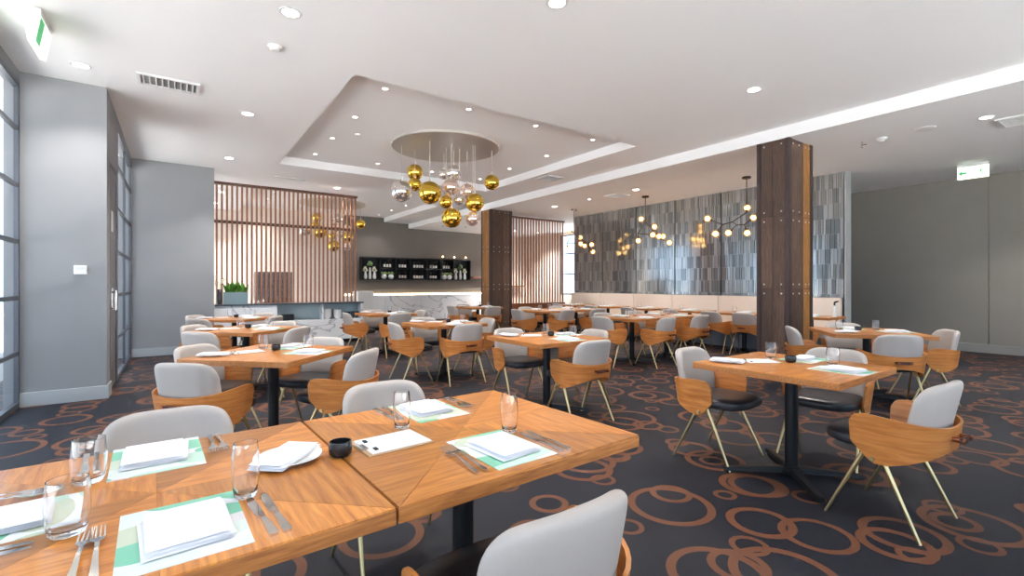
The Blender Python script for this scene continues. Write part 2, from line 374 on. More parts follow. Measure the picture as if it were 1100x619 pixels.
# service door in the side of the pillar
d1 = empty('door_1', (0,0,0)); struct(d1, 'dark grey service door beside the narrow glazing', 'door')
M_door = mat('door_grey', (112,110,112), .4)
MB().cbox(XL2-.06, XL2-.01, 7.37, 8.17, .01, 2.74, .004).build('leaf', M_door, d1)
MB().cbox(XL2-.02, XL2+.004, 7.36, 7.40, 0, 2.75, .003).cbox(XL2-.02, XL2+.004, 8.14, 8.18, 0, 2.75, .003).build('jamb', M_frame, d1)
MB().cbox(XL2-.012, XL2+.0, 7.62, 7.90, 1.0, 1.25, .003).build('notice_plate', M_chrome, d1)
MB().cbox(XL2-.012, XL2+.0, 7.62, 7.74, 1.95, 2.2, .003).build('sign_plate', M_white, d1)
MB().rod((XL2+.04, 7.52, .98), (XL2+.04, 7.52, 1.22), .012).rod((XL2-.012, 7.52, 1.0), (XL2+.04, 7.52, 1.0), .009).rod((XL2-.012, 7.52, 1.2), (XL2+.04, 7.52, 1.2), .009).build('handle', M_chrome, d1)
# outside: ground tones set by how much daylight they bounce in; left darkened
struct(MB().box(-40, XL1-.3, -30, 45, -.3, -.15).build('terrace_ground', mat('terrace_low_bounce', (166,164,160), .9, noise=.05, nscale=2)), 'grey terrace outside the left glazing, darkened to bounce less light', 'ground')
struct(MB().box(-1.4, 40, -30, YN-.3, -.3, -.15).build('terrace_ground', M_ground), 'pale terrace behind the viewer', 'ground')
struct(MB().box(XR+.6, 40, YN-.3, 45, -.3, -.15).build('terrace_ground', M_ground), 'pale terrace outside the right window', 'ground')

# ------------------------------------------------------------------ tiled feature wall
YT0, YT1, XT = 3.57, 10.79, 9.97
tw = MB().box(XT+.05, XT+.22, YT0, YT1, 0, CL).build('wall_tiled', mat('tile_wall_core', (120,122,124), .6)); struct(tw, 'feature wall clad in narrow grey glass tiles above the banquette', 'wall')
pw = (YT1-YT0)/6
MB().cbox(XT-.005, XT+.22, YT0-.03, YT0-.001, 0, CL, .003).build('end_trim', mat('pale_end_trim', (176,178,178), .4), tw)
for k in range(6):
    MB().box(XT+.02, XT+.05, YT0+k*pw+.012, YT0+(k+1)*pw-.012, 1.03, CL).build('backing_panel', mat('tile_grout', (92,96,99), .6), tw)
rest = [MB() for _ in TILE_M]; tmesh = {}; tiles = []
rows = [1.05, 1.115]+[1.115+(CL-1.115)/8*i for i in range(1, 9)]
WS = [.034, .045, .06, .085]
for k in range(6):
    for r in range(9):
        y = YT0+k*pw+.014; end = YT0+(k+1)*pw-.014
        while end-y > .03:
            w_ = random.choice(WS)
            if end-y-w_ < .05: w_ = end-y
            tiles.append((y, w_, r)); y += w_
tiles.sort(key=lambda q: (q[2] == 0, q[0]))
seen = 0
for (y, w_, r) in tiles:
    mi = random.choices(range(4), (4, 3, 2, 2) if w_ < .07 else (2, 3, 4, 2))[0]
    h = rows[r+1]-rows[r]-.006; ww = w_-.006; zc = rows[r]+.003; dp = random.choice((0, .002, .004))
    if y > 4.0 and seen < 300:
        key = (round(ww, 4), round(h, 4), mi)
        if key not in tmesh:
            q = MB().box(-.0, .022, 0, ww, 0, h); tmesh[key] = q.mesh('tile'); tmesh[key].materials.append(TILE_M[mi])
        t = put('tile', tmesh[key], None, tw, (XT+.0-dp, y+.003, zc)); seen += 1
        t.rotation_euler = (0, random.uniform(-.006, .006), random.uniform(-.012, .012))
    else:
        rest[mi].box(XT-dp, XT+.02, y+.003, y+.003+ww, zc, zc+h)
me = bpy.data.meshes.new('tile_field'); vv = []; ff = []; mi_ = []
for i, q in enumerate(rest):
    o = len(vv); vv += q.v; ff += [tuple(a+o for a in f_) for f_ in q.f]; mi_ += [i]*len(q.f); me.materials.append(TILE_M[i])
me.from_pydata(vv, [], ff); me.polygons.foreach_set('material_index', mi_); me.update()
tf = put('tile_field', me, None, tw); tf['kind'] = 'stuff'

# banquette along the tiled wall
bq = empty('banquette', (XT-.6, (YT0+YT1)/2, 0)); tag(bq, 'long cream upholstered banquette running along the tiled wall', 'bench')
def lb(mb, x0, x1, y0, y1, z0, z1, cc=.02): mb.cbox(x0-bq.location.x, x1-bq.location.x, y0-bq.location.y, y1-bq.location.y, z0, z1, cc); return mb
lb(MB(), XT-.55, XT-.09, YT0+.02, YT1-.02, 0, .34, .005).build('base', M_benchbase, bq)
n = 6
for i in range(n):
    a, b = YT0+.02+(YT1-YT0-.04)/n*i, YT0+.02+(YT1-YT0-.04)/n*(i+1)
    lb(MB(), XT-.62, XT-.12, a+.003, b-.003, .34, .46, .03).build('seat_cushion', M_cream_up, bq, True)
    lb(MB(), XT-.12, XT-.012, a+.003, b-.003, .40, 1.05, .025).build('back_cushion', M_cream_up, bq, True)

# ------------------------------------------------------------------ timber pillars
def pillar(x0, y0, label, face_x, face_y2):
    x1, y1 = x0+.74, y0+.455
    r = empty('timber_pillar', ((x0+x1)/2, (y0+y1)/2, 0)); tag(r, label, 'pillar', 'riveted timber pillars')
    hx, hy = .37, .2275
    MB().box(-hx+.03, hx-.03, -hy+.03, hy-.03, 0, CL).build('core', M_oldwood, r)
    for sx in (-1, 1):
        for sy in (-1, 1):
            q = MB()
            xa, xb = sorted((sx*hx, sx*(hx-.012))); ya, yb = sorted((sy*hy, sy*(hy-.055)))
            q.box(xa, xb, ya, yb, 0, CL)
            xa, xb = sorted((sx*(hx-.012), sx*(hx-.085))); ya, yb = sorted((sy*hy, sy*(hy-.012)))
            q.box(xa, xb, ya, yb, 0, CL); q.build('corner_angle', M_rust, r)
    tiers = [0.0, .19, 1.23, 2.27, CL]
    bm = MB().lathe([(.013, 0), (.013, .004), (.008, .009), (1e-4, .010)], 8).mesh('bolt', True); bm.materials.append(M_bolt)
    for i in range(4):
        za, zb = tiers[i]+.006, tiers[i+1]-.006
        for s in (-1, 1):
            xa, xb = sorted((s*(hx-.03), s*(hx-.006)))
            for (ya, yb) in ((-hy+.06, -.003), (.003, hy-.06)): MB().cbox(xa, xb, ya, yb, za, zb, .002).build('plank', face_x, r)
            ya, yb = sorted((s*(hy-.03), s*(hy-.006)))
            for (xa, xb, mm) in ((-hx+.09, .075, M_oldwood), (.081, hx-.09, face_y2)): MB().cbox(xa, xb, ya, yb, za, zb, .002).build('plank', mm, r)
            if i == 0: continue
            for z in (za+.06, zb-.06):
                for yy in (-.12, .12):
                    b = put('bolt', bm, None, r, (s*(hx-.006), yy, z)); b.rotation_euler = (0, s*PI/2, 0)
                for xx in (-.24, -.06, .14, .25):
                    b = put('bolt', bm, None, r, (xx, s*(hy-.006), z)); b.rotation_euler = (-s*PI/2, 0, 0)
    return r
pillar(7.0, 3.18, 'tall riveted dark timber pillar nearest the viewer, beside the right hand tables', M_oldwood, M_goldwood)
pillar(7.0, 10.93, 'far riveted timber pillar adjoining the right slatted screen', M_goldwood, M_oldwood)

# ------------------------------------------------------------------ slatted screens
def screen(x0, x1, y, z0, z1, n, label, rails):
    r = empty('slatted_screen', ((x0+x1)/2, y, z0)); tag(r, label, 'screen', 'slatted timber screens')
    W = x1-x0; p = W/n; H = z1-z0
    sm = MB().box(-.017, .017, -.018, .018, 0.0, H-.05).mesh('slat'); sm.materials.append(M_slat)
    for i in range(n): put('slat', sm, None, r, (-W/2+p*(i+.5), 0, 0))
    MB().cbox(-W/2, W/2, -.045, .06, H-.05, H, .003).build('top_rail', wood('rail_timber', (88,56,42), (120,80,60), 'X', .5), r)
    for z in rails: MB().box(-W/2, W/2, .022, .045, z-.03-z0, z+.03-z0).build('mid_rail', MATS['rail_timber'], r)
    MB().box(-W/2, W/2, .062, .068, 0, H).build('glass_panel', M_screen_glass, r)
    return r
screen(.62, 3.45, 11.12, .9, 3.35, 32, 'slatted timber screen standing on the marble counter at left', [2.56])
screen(7.76, 10.12, 11.42, .74, 3.32, 22, 'slatted timber screen between the far pillar and tiled wall', [])
dwf = MB().cbox(7.76, 10.12, 11.36, 11.5, 0, .735, .004).build('screen_base_panel', wood('base_panel_timber', (120,68,42), (160,98,62), 'X', .5)); tag(dwf, 'low timber panel under the right slatted screen', 'panel')
for (x, z, l) in ((9.6, 1.55, 'upper timber wall shelf behind the right slatted screen'), (10.9, 1.2, 'lower timber wall shelf behind the right slatted screen')):
    tag(MB().cbox(x, x+1.2, YB-.3, YB-.002, z, z+.06, .004).build('wall_shelf', M_slat), l, 'shelf')

# ------------------------------------------------------------------ marble counter under the left screen
ct = empty('marble_counter', (2.05, 11.0, 0)); tag(ct, 'white veined marble counter with open shelf below the slatted screen', 'counter')
def cbx(x0, x1, y0, y1, z0, z1, cc=.004): return MB().cbox(x0-2.05, x1-2.05, y0-11.0, y1-11.0, z0, z1, cc)
cbx(.61, 1.72, 10.87, 11.3, .08, .82).build('end_block', M_marble, ct)
cbx(1.72, 3.50, 10.87, 11.3, .08, .53).build('front_panel', M_marble, ct)
cbx(1.72, 3.50, 11.22, 11.3, .53, .87).build('shelf_back', mat('pale_shelf_back', (196,212,214), .3), ct)
cbx(3.46, 3.50, 10.87, 11.22, .53, .87).build('side_panel', M_marble, ct)
cbx(2.62, 2.65, 10.89, 11.22, .53, .87).build('divider', M_marble, ct)
cbx(.61, 3.52, 10.85, 11.32, .87, .90).build('worktop', mat('dark_counter_top', (66,70,74), .3), ct)
cbx(.61, 1.72, 10.9, 11.3, .82, .87).build('end_block_neck', M_marble, ct)
cbx(.65, 3.48, 10.93, 11.28, 0, .08).build('plinth', M_black, ct)
def bowl_stack(x, y, z, r, h, label, m=M_china):
    o = MB().lathe([(r*.6, 0), (r*.95, h*.3), (r, h), (r-.008, h), (r*.85, h*.4), (1e-4, h*.25)], 20).build('crockery_stack', m, None, True); o.location = (x, y, z); tag(o, label, 'crockery', 'crockery on the counter shelf')
bowl_stack(2.75, 11.02, .53, .10, .22, 'white bowl on the counter shelf, left of the pair')
bowl_stack(2.98, 11.02, .53, .09, .20, 'white bowl on the counter shelf beside the dark cups')
for i in range(4):
    o = MB().lathe([(.035, 0), (.045, .15), (.04, .15), (.03, .01), (1e-4, .01)], 14).build('dark_cup', mat('dark_blue_cup', (52,62,74), .3), None, True); o.location = (3.14+i*.085, 11.0, .53)
    tag(o, '%s dark blue cup from left in the counter shelf row' % ('first', 'second', 'third', 'fourth')[i], 'cup', 'dark cups on the counter shelf')
o = MB().cbox(1.82, 2.06, 10.95, 11.1, .53, .66, .006).build('card_terminal_box', M_ceramic); tag(o, 'small dark box on the counter shelf', 'box')
# planter and twig vase on the counter
pl = empty('planter', (.98, 11.0, .90)); tag(pl, 'slate blue box planter with bright green plant on the counter', 'planter')
MB().prism([(-.21,-.085),(.21,-.085),(.21,.04),(-.21,.04)], 0, .24).build('box', M_planter, pl)
MB().box(-.19, .19, -.07, .03, .24, .246).build('soil', mat('soil', (52,40,32), .9), pl)
q = MB()
for i in range(150):
    x, y = random.uniform(-.18, .18), random.uniform(-.06, .03); a = random.uniform(0, 2*PI); ln = random.uniform(.10, .24); tilt = random.uniform(.15, .95)
    pts = []
    for k in range(5):
        t = k/4; pts.append(Vector((x+math.cos(a)*ln*t*tilt, min(.055, y+math.sin(a)*ln*t*tilt*.5), .235+ln*t*(1.15-tilt*.6*t))))
    sd = Vector((-math.sin(a), math.cos(a), .2)).normalized(); wd = [.006, .017, .02, .013, .001]
    v = []
    for p_, w_ in zip(pts, wd): v += [p_-sd*w_, p_+sd*w_]
    q.add(v, [(2*k, 2*k+1, 2*k+3, 2*k+2) for k in range(4)])
fo = q.build('foliage', M_leaf, pl); fo['kind'] = 'stuff'
vz = empty('twig_vase', (.70, 10.95, .90)); tag(vz, 'dark vase of pale twigs beside the planter', 'vase')
MB().lathe([(.04, 0), (.055, .08), (.05, .2), (.035, .3), (.03, .3), (.03, .02), (1e-4, .02)], 16).build('vase', mat('dark_vase', (70,70,72), .3), vz, True)
q = MB()
for i in range(12):
    a = random.uniform(0, 2*PI); q.rod((0, 0, .1), (.09*math.cos(a), min(.05, .09*math.sin(a)), random.uniform(.4, .55)), .003, .002, 5)
q.build('twigs', mat('pale_twig', (200,180,156), .7), vz)
q = MB()
for i in range(10):
    a = random.uniform(0, 2*PI); q.sphere((.08*math.cos(a), min(.05, .08*math.sin(a)), random.uniform(.36, .55)), .018, 8, 6)
bu = q.build('buds', M_flower, vz); bu['kind'] = 'stuff'
# timber cabinet and doorway in the room behind the screen
cb_ = empty('timber_cabinet', (2.05, 13.6, 0)); tag(cb_, 'dark timber cabinet behind the slatted screen', 'cabinet')
MB().cbox(-.42, .42, -.22, .22, 0, 1.62, .006).build('body', M_oldwood, cb_)
for s in (-1, 1):
    dd = MB().cbox(min(0, s*.41)+.004, max(0, s*.41)-.004, -.242, -.222, .08, 1.58, .004).build('door', M_oldwood, cb_)
    MB().rod((s*.06, -.27, .8), (s*.06, -.27, 1.0), .008).rod((s*.06, -.243, .82), (s*.06, -.27, .82), .006).rod((s*.06, -.243, .98), (s*.06, -.27, .98), .006).build('handle', M_chrome, dd)

# ------------------------------------------------------------------ bar back wall: bottle shelf, marble ledge
sh = empty('bottle_shelf', (7.35, YB, 1.46)); tag(sh, 'long black wall shelf of bottles and flowers on the charcoal wall', 'shelf')
W2 = 2.15; HS = .80; D = .26
MB().box(-W2, W2, -.02, -.001, 0, HS).build('back_panel', M_shelf, sh)
MB().cbox(-W2, W2, -D, -.02, 0, .03, .003).build('bottom_board', M_shelf, sh); MB().cbox(-W2, W2, -D, -.02, HS-.03, HS, .003).build('top_board', M_shelf, sh)
bnd = [-2.15, -1.50, -.92, -.36, .30, .86, 1.40, 2.15]
for b in bnd: MB().cbox(max(-W2, b-.015), min(W2, b+.015), -D, -.02, .03, HS-.03, .002).build('divider', M_shelf, sh)
btm = MB().lathe([(.034, 0), (.036, .01), (.036, .18), (.014, .23), (.013, .28), (.015, .285), (1e-4, .285)], 12).mesh('bottle', True); btm.materials.append(M_bottle)
lbm = MB().lathe([(.0365, .04), (.0372, .045), (.0372, .135), (.0365, .14)], 12).mesh('label', True); lbm.materials.append(M_label)
names = ['first', 'second', 'third', 'fourth', 'fifth', 'sixth', 'seventh']
for ci in (1, 2, 3, 4, 5):
    mid = (bnd[ci]+bnd[ci+1])/2; lv = [('upper', .42)] if ci in (1, 5) else [('upper', .42), ('lower', .03)]
    MB().cbox(bnd[ci]+.016, bnd[ci+1]-.016, -D+.02, -.021, .395, .42, .002).build('mid_board', M_shelf, sh)
    for nm, z in lv:
        cnt = 4 if ci == 3 else 3
        for i in range(cnt):
            b = empty('bottle', (7.35+mid+(i-(cnt-1)/2)*.105, YB-.15, 1.46+z)); put('glass', btm, None, b); put('label', lbm, None, b)
            tag(b, '%s dark bottle from left on the %s level of the %s shelf bay' % (names[i], nm, names[ci]), 'bottle', 'bottles on the black wall shelf')
def vase(x, z, hgt, kind, label):
    v = empty('flower_vase', (x, YB-.14, z)); tag(v, label, 'vase', 'flower vases on the black wall shelf')
    if kind == 0:
        MB().lathe([(.035, 0), (.06, .06), (.045, .18), (.03, hgt*.6), (.05, hgt*.68), (.045, hgt*.68), (1e-4, .05)], 14).build('vase', M_china, v, True)
        q = MB()
        for i in range(7):
            a = i*.9; q.sphere((.06*math.cos(a), .04*math.sin(a), hgt*.72+.05*(i % 3)), .035, 8, 6)
        q.build('flowers', M_flower, v, True)
    elif kind == 1:
        MB().lathe([(.04, 0), (.05, .1), (.03, hgt*.5), (.035, hgt*.55), (1e-4, hgt*.5)], 14).build('vase', M_china, v, True)
        q = MB()
        for i in range(12):
            a = i*2.4; q.sphere((.07*math.cos(a)*(i/12)**.5, .06*math.sin(a)*(i/12)**.5, hgt*.75+.04*math.cos(i)), .05, 8, 6)
        q.build('flower_head', M_hydr, v, True)
    else:
        MB().lathe([(.05, 0), (.1, .06), (.10, .12), (.05, .18), (.045, .18), (1e-4, .05)], 16).build('vase', M_china, v, True)
        q = MB()
        for i in range(9):
            a = i*.7; q.sphere((.09*math.cos(a), .05*math.sin(a), .2+.03*(i % 2)), .04, 8, 6)
        q.build('flowers', M_hydr, v, True)
vase(5.36, 1.49, .42, 0, 'white flower vase at the left end of the black shelf'); vase(5.52, 1.49, .72, 1, 'tall vase with green hydrangea in the first shelf bay'); vase(5.68, 1.49, .42, 0, 'white flower vase right of the hydrangea in the first bay')
vase(6.02, 1.49, .2, 2, 'round white vase in the second shelf bay'); vase(6.28, 1.49, .2, 2, 'low vase of green leaves right in the second shelf bay')
vase(8.40, 1.49, .2, 2, 'round white vase in the sixth shelf bay'); vase(8.62, 1.49, .2, 2, 'low vase of green leaves right in the sixth shelf bay')
vase(8.90, 1.49, .42, 0, 'white flower vase left in the last shelf bay'); vase(9.10, 1.49, .66, 1, 'tall vase with green hydrangea in the last shelf bay'); vase(9.30, 1.49, .42, 0, 'white flower vase at the right end of the shelf')
ml = empty('marble_ledge', (7.4, 16.3, 0)); tag(ml, 'veined white marble wainscot with glowing top edge on the back wall', 'ledge')
for i in range(4): MB().cbox(-2.75+i*1.375+.002, -2.75+(i+1)*1.375-.002, -.05, .195, 0, .92, .004).build('marble_slab', M_marble, ml)
MB().box(-2.74, 2.74, .12, .15, .921, .975).build('led_strip', M_led, ml)
o = MB().cbox(4.66, 5.15, 14.9, 15.5, 0, 1.08, .01).build('white_service_block', M_white); tag(o, 'white service block at the left end of the marble ledge', 'cabinet')
for i, (x, nm) in enumerate(((8.35, 'left'), (8.85, 'middle'), (9.35, 'right'))):
    r = empty('spot_lamp', (x, YB, 2.36)); tag(r, 'small glowing wall spot above the shelf, %s of three' % nm, 'lamp', 'small spots above the shelf')
    MB().rod((0, -.002, 0), (0, -.10, 0), .008).build('arm', M_bronze, r); MB().sphere((0, -.12, 0), .028, 12, 8).build('bulb', mat('spot_glow', (255,214,160), .5, emit=12), r, True)

# ------------------------------------------------------------------ dining chairs
def lerp_tab(tab, q):
    for (a, va), (b, vb) in zip(tab, tab[1:]):
        if q <= b:
            t = (q-a)/(b-a); t = t*t*(3-2*t) if False else t
            return va+(vb-va)*t
    return tab[-1][1]
def chair_meshes():
    R = {}
    # bent plywood shell: wraps from one arm round the back to the other
    half = [(-.264, .088-.108*i/8) for i in range(8)]
    for i in range(0, 11):
        t = PI/2*i/10; half.append((-.266*math.cos(t)**(2/2.7), -.02-.255*math.sin(t)**(2/2.7)))
    ln = [0]
    for a, b in zip(half, half[1:]): ln.append(ln[-1]+math.dist(a, b))
    qs = [l/ln[-1] for l in ln]
    top = [(0, .552), (.02, .578), (.05, .594), (.1, .602), (.2, .605), (.38, .598), (.58, .582), (.8, .570), (1, .566)]
    bot = [(0, .448), (.02, .430), (.06, .408), (.14, .360), (.18, .344), (.23, .337), (.29, .342), (.42, .366), (.6, .402), (.8, .432), (1, .442)]
    path = [(p, q) for p, q in zip(half, qs)]+[((-p[0], p[1]), q) for p, q in list(zip(half, qs))[-2::-1]]
    n = len(path); NV = 5; v = []; f = []
    nrm = []
    for i in range(n):
        a = path[max(0, i-1)][0]; b = path[min(n-1, i+1)][0]; d = Vector((b[0]-a[0], b[1]-a[1])).normalized(); nrm.append(Vector((-d.y, d.x)))
    for side in (0, 1):
        for i, (p, q) in enumerate(path):
            zt, zb = lerp_tab(top, q), lerp_tab(bot, q)
            for k in range(NV):
                z = zb+(zt-zb)*k/(NV-1); off = .02*(z-.45)/.15+(-.013 if side else 0)
                # outward is away from the seat
                nn = nrm[i]; outw = -1 if nn.dot(Vector((p[0], p[1]-.05))) < 0 else 1
                v.append((p[0]+nn.x*outw*off, p[1]+nn.y*outw*off, z))
    S = n*NV
    for i in range(n-1):
        for k in range(NV-1):
            a = i*NV+k; f.append((a, a+NV, a+NV+1, a+1)); f.append((S+a, S+a+1, S+a+NV+1, S+a+NV))
        f.append((i*NV+NV-1, (i+1)*NV+NV-1, S+(i+1)*NV+NV-1, S+i*NV+NV-1)); f.append((i*NV, S+i*NV, S+(i+1)*NV, (i+1)*NV))
    for k in range(NV-1):
        f.append((k, k+1, S+k+1, S+k)); b0 = (n-1)*NV+k; f.append((b0, S+b0, S+b0+1, b0+1))
    R['shell'] = MB().add(v, f).mesh('shell', True); R['shell'].materials.append(M_shell)
    # upholstered back pad
    NT, NW = 28, 20; v = []; f = []
    def P(t, w):
        # squircle mapping rounds the upper corners only
        x = t; z = w
        if w > 0: x = t*(1-.16*w**4); z = w*(1-.13*abs(t)**5)
        zz = .44+(.79-.44)*(z+1)/2
        px = .214*x; y = -.218+.075*abs(x)**3.4-.05*max(0, (zz-.55)/.24)
        return Vector((px, y, zz)), x
    for side in (1, -1):
        for i in range(NT+1):
            for j in range(NW+1):
                t = math.sin(PI/2*(-1+2*i/NT)); w = math.sin(PI/2*(-1+2*j/NW)); p, x = P(t, w)
                th = .030*(max(0, 1-abs(t)**10))**.5*(max(0, 1-abs(w)**12))**.5
                nx = -.228; d = Vector((.228, .18*math.copysign(abs(x)**1.4, x), 0)).normalized(); nn = Vector((-d.y, d.x, 0))
                v.append(p+nn*th*side)
    S = (NT+1)*(NW+1); W_ = NW+1
    for i in range(NT):
        for j in range(NW):
            a = i*W_+j; f.append((a, a+W_, a+W_+1, a+1)); f.append((S+a, S+a+1, S+a+W_+1, S+a+W_))
    mb = MB().add(v, f); me = mb.mesh('back_cushion', True)
    bm = bmesh.new(); bm.from_mesh(me); bmesh.ops.remove_doubles(bm, verts=list(bm.verts), dist=.0004); bmesh.ops.recalc_face_normals(bm, faces=list(bm.faces)); bm.to_mesh(me); bm.free()
    for p in me.polygons: p.use_smooth = True
    R['pad'] = me; me.materials.append(M_pad)
    # seat cushion
    def ring(s, z): return [(.236*s*math.copysign(abs(math.cos(a))**.55, math.cos(a)), .035+.238*s*math.copysign(abs(math.sin(a))**.6, math.sin(a)), z) for a in [2*PI*k/32 for k in range(32)]]
    rs = [(.55, .402), (.9, .402), (.985, .415), (1, .435), (.985, .455), (.93, .466), (.6, .472), (.2, .470)]
    v = []; f = []
    for s, z in rs: v += ring(s, z)
    for i in range(len(rs)-1):
        for k in range(32): f.append((i*32+k, i*32+(k+1)%32, (i+1)*32+(k+1)%32, (i+1)*32+k))
    f += [tuple(range(31, -1, -1)), tuple(range((len(rs)-1)*32, len(rs)*32))]
    R['seat'] = MB().add(v, f).mesh('seat_cushion', True); R['seat'].materials.append(M_leather)
    R['leg'] = []
    for sx in (-1, 1):
        for sy in (-1, 1):
            q = MB().rod((sx*.222, sy*.03, .404), (sx*.256, sy*.215, 0), .0135, .0075, 10).mesh('leg', True); q.materials.append(M_gold); R['leg'].append(q)
    q = MB().cbox(-.07, .07, -.324, -.312, .497, .525, .004).mesh('handle'); q.materials.append(M_strap); R['handle'] = q
    q = MB().rod((0, -.283, 0), (0, -.334, 0), .012, .013, 12).mesh('knob', True); q.materials.append(mat('copper_knob', (150,96,72), .3, metal=1)); R['knob'] = q
    R['screw'] = []
    for s in (-1, 1):
        q = MB().rod((s*.25, -.012, .368), (s*.268, -.012, .368), .014, .012, 12).mesh('screw', True); q.materials.append(M_gold); R['screw'].append(q)
    return R
CH = chair_meshes()
def chair(x, y, face, label, group):
    r = empty('dining_chair', (x, y, 0), math.radians(face)-PI/2); tag(r, label, 'chair', group)
    put('shell', CH['shell'], None, r); put('back_cushion', CH['pad'], None, r); put('seat_cushion', CH['seat'], None, r)
    for l in CH['leg']: put('leg', l, None, r)
    h = put('handle', CH['handle'], None, r)
    for s in (-1, 1): put('knob', CH['knob'], None, h, (s*.055, 0, .511))
    for l in CH['screw']: put('screw', l, None, r)
    return r

# ------------------------------------------------------------------ dining tables
TOP = .75
def tri_mesh(kind):
    g = .0006; S = .4485
    out = [(g*2, g), (S, g), (S, S-g*2)] if kind == 0 else [(g, g*2), (S-g*2, S), (g, S)]
    me = MB().prism(out, 0, .004).mesh('veneer_panel'); me.materials.append(M_table); return me
TRI = [tri_mesh(0), tri_mesh(1)]
CORE = MB().cbox(-.45, .45, -.45, .45, TOP-.042, TOP-.0035, .003).mesh('top_core'); CORE.materials.append(M_edge)
POLE = MB().lathe([(.040, .06), (.040, .70), (.11, .702), (.11, .7075), (1e-4, .7075)], 20).mesh('pole', True); POLE.materials.append(M_black)
HUB = MB().lathe([(.07, .02), (.075, .045), (.045, .07), (1e-4, .07)], 20).mesh('hub', True); HUB.materials.append(M_black)
ARM = MB().add([(.05,-.03,.025),(.05,.03,.025),(.43,-.022,.012),(.43,.022,.012),(.05,-.025,.065),(.05,.025,.065),(.43,-.018,.034),(.43,.018,.034)], [(0,2,3,1),(4,5,7,6),(0,4,6,2),(1,3,7,5),(2,6,7,3),(0,1,5,4)]).lathe([(.02, 0), (.02, .013), (1e-4, .013)], 10, (.40, 0, 0)).mesh('base_arm'); ARM.materials.append(M_black)
def table(x, y, rz, label, size=(.9, .9), group='square timber dining tables', veneer=True, name='dining_table'):
    r = empty(name, (x, y, 0), math.radians(rz)); tag(r, label, 'table', group)
    sx, sy = size[0]/.9, size[1]/.9
    t = put('top_core', CORE, None, r); t.scale = (sx, sy, 1)
    if veneer:
        for k in range(4):
            for j in (0, 1):
                p = put('veneer_panel', TRI[j], None, r, (0, 0, TOP-.0038), k*PI/2); p.scale = (sx, sy, 1) if k % 2 == 0 else (sy, sx, 1)
    else:
        for k in range(4): MB().box(-.448*sx+k*.224*sx+.0005, -.448*sx+(k+1)*.224*sx-.0005, -.448*sy, .448*sy, TOP-.0038, TOP).build('top_plank', wood('oak_plank', (150,96,48), (200,142,84), 'Y', .35, 5, .2, .2), r)
    put('pole', POLE, None, r); put('hub', HUB, None, r)
    for k in range(4): put('base_arm', ARM, None, r, (0,0,0), PI/4+k*PI/2).scale = (min(sx, 1), min(sy, 1) if sx == sy else 1, 1)
    return r

# ------------------------------------------------------------------ tableware meshes
def tumbler(r, h, belly):
    o = [(r*.72, 0), (r*.80, .004)]; N = 10
    for i in range(N+1):
        t = i/N; o.append((r*(.84+(1-.84)*math.sin(PI*min(1, t*1.6)/2)+ (belly*math.sin(PI*t))-(.10*t*t)), .006+(h-.006)*t))
    inn = [(max(.001, a-.0022), z) for a, z in reversed(o[3:])]
    prof = [(1e-4, 0)]+o+inn+[(o[2][0]-.004, .014), (1e-4, .012)]
    q = MB().lathe(prof, 28).mesh('drinking_glass', True); q.materials.append(M_tumbler); return q
GL_TALL = tumbler(.031, .138, .07); GL_WIDE = tumbler(.040, .118, .02)
def slab_cloth(w, l, layers, seed):
    """folded napkin: soft stacked layers, slightly skewed"""
    rnd = random.Random(seed); v = []; f = []; mb = MB()
    for k in range(layers):
        z0 = .0005+k*.0065; n = 9; sk = rnd.uniform(-.006, .006); sh = 1-k*.03; a = rnd.uniform(-.03, .03)
        g = []
        def pt(i, j, up):
            u = -1+2*i/n; w_ = -1+2*j/n; ru = math.copysign(abs(u)**.8, u); rw = math.copysign(abs(w_)**.8, w_)
            x = ru*w/2*sh; y = rw*l/2*sh; e = max(abs(u), abs(w_)); bul = (1-e**6)
            wob = .0015*math.sin(7*u+seed+k)*math.cos(5*w_+k)+.002*(1-abs(u))
            z = z0+(.0032+ (.0032+wob)*(1 if up else -1)*max(0, bul)**.5)
            z = max(.0003, z)
            return (x*math.cos(a)-y*math.sin(a)+sk, x*math.sin(a)+y*math.cos(a), z)
        vv = [pt(i, j, True) for i in range(n+1) for j in range(n+1)]+[pt(i, j, False) for i in range(n+1) for j in range(n+1)]
        S = (n+1)**2; ff = []
        for i in range(n):
            for j in range(n):
                q = i*(n+1)+j; ff += [(q, q+n+1, q+n+2, q+1), (S+q, S+q+1, S+q+n+2, S+q+n+1)]
        mb.add(vv, ff)
    me = mb.mesh('napkin', True); me.materials.append(M_linen)
    for p in me.polygons: p.use_smooth = True
    return me
NAP = [slab_cloth(.16, .21, 3, s) for s in (1, 2, 3)]; NAP_S = [slab_cloth(.11, .22, 3, s) for s in (4, 5)]
MATM = MB().prism([(-.11+.004*(i == 0), 0) for i in []] or [(-.115,-.155),(.115,-.155),(.115,.155),(-.115,.155)], 0, .002).mesh('placemat'); MATM.materials.append(M_mat)
PLATE = MB().lathe([(.05, 0), (.055, .003), (.085, .012), (.094, .016), (.093, .0185), (.083, .015), (.055, .007), (1e-4, .006)], 32).mesh('side_plate', True); PLATE.materials.append(M_china)
BOWL = MB().lathe([(.026, 0), (.034, .008), (.036, .03), (.033, .046), (.029, .046), (.031, .03), (.026, .01), (1e-4, .009)], 24).mesh('sauce_bowl', True); BOWL.materials.append(M_ceramic)
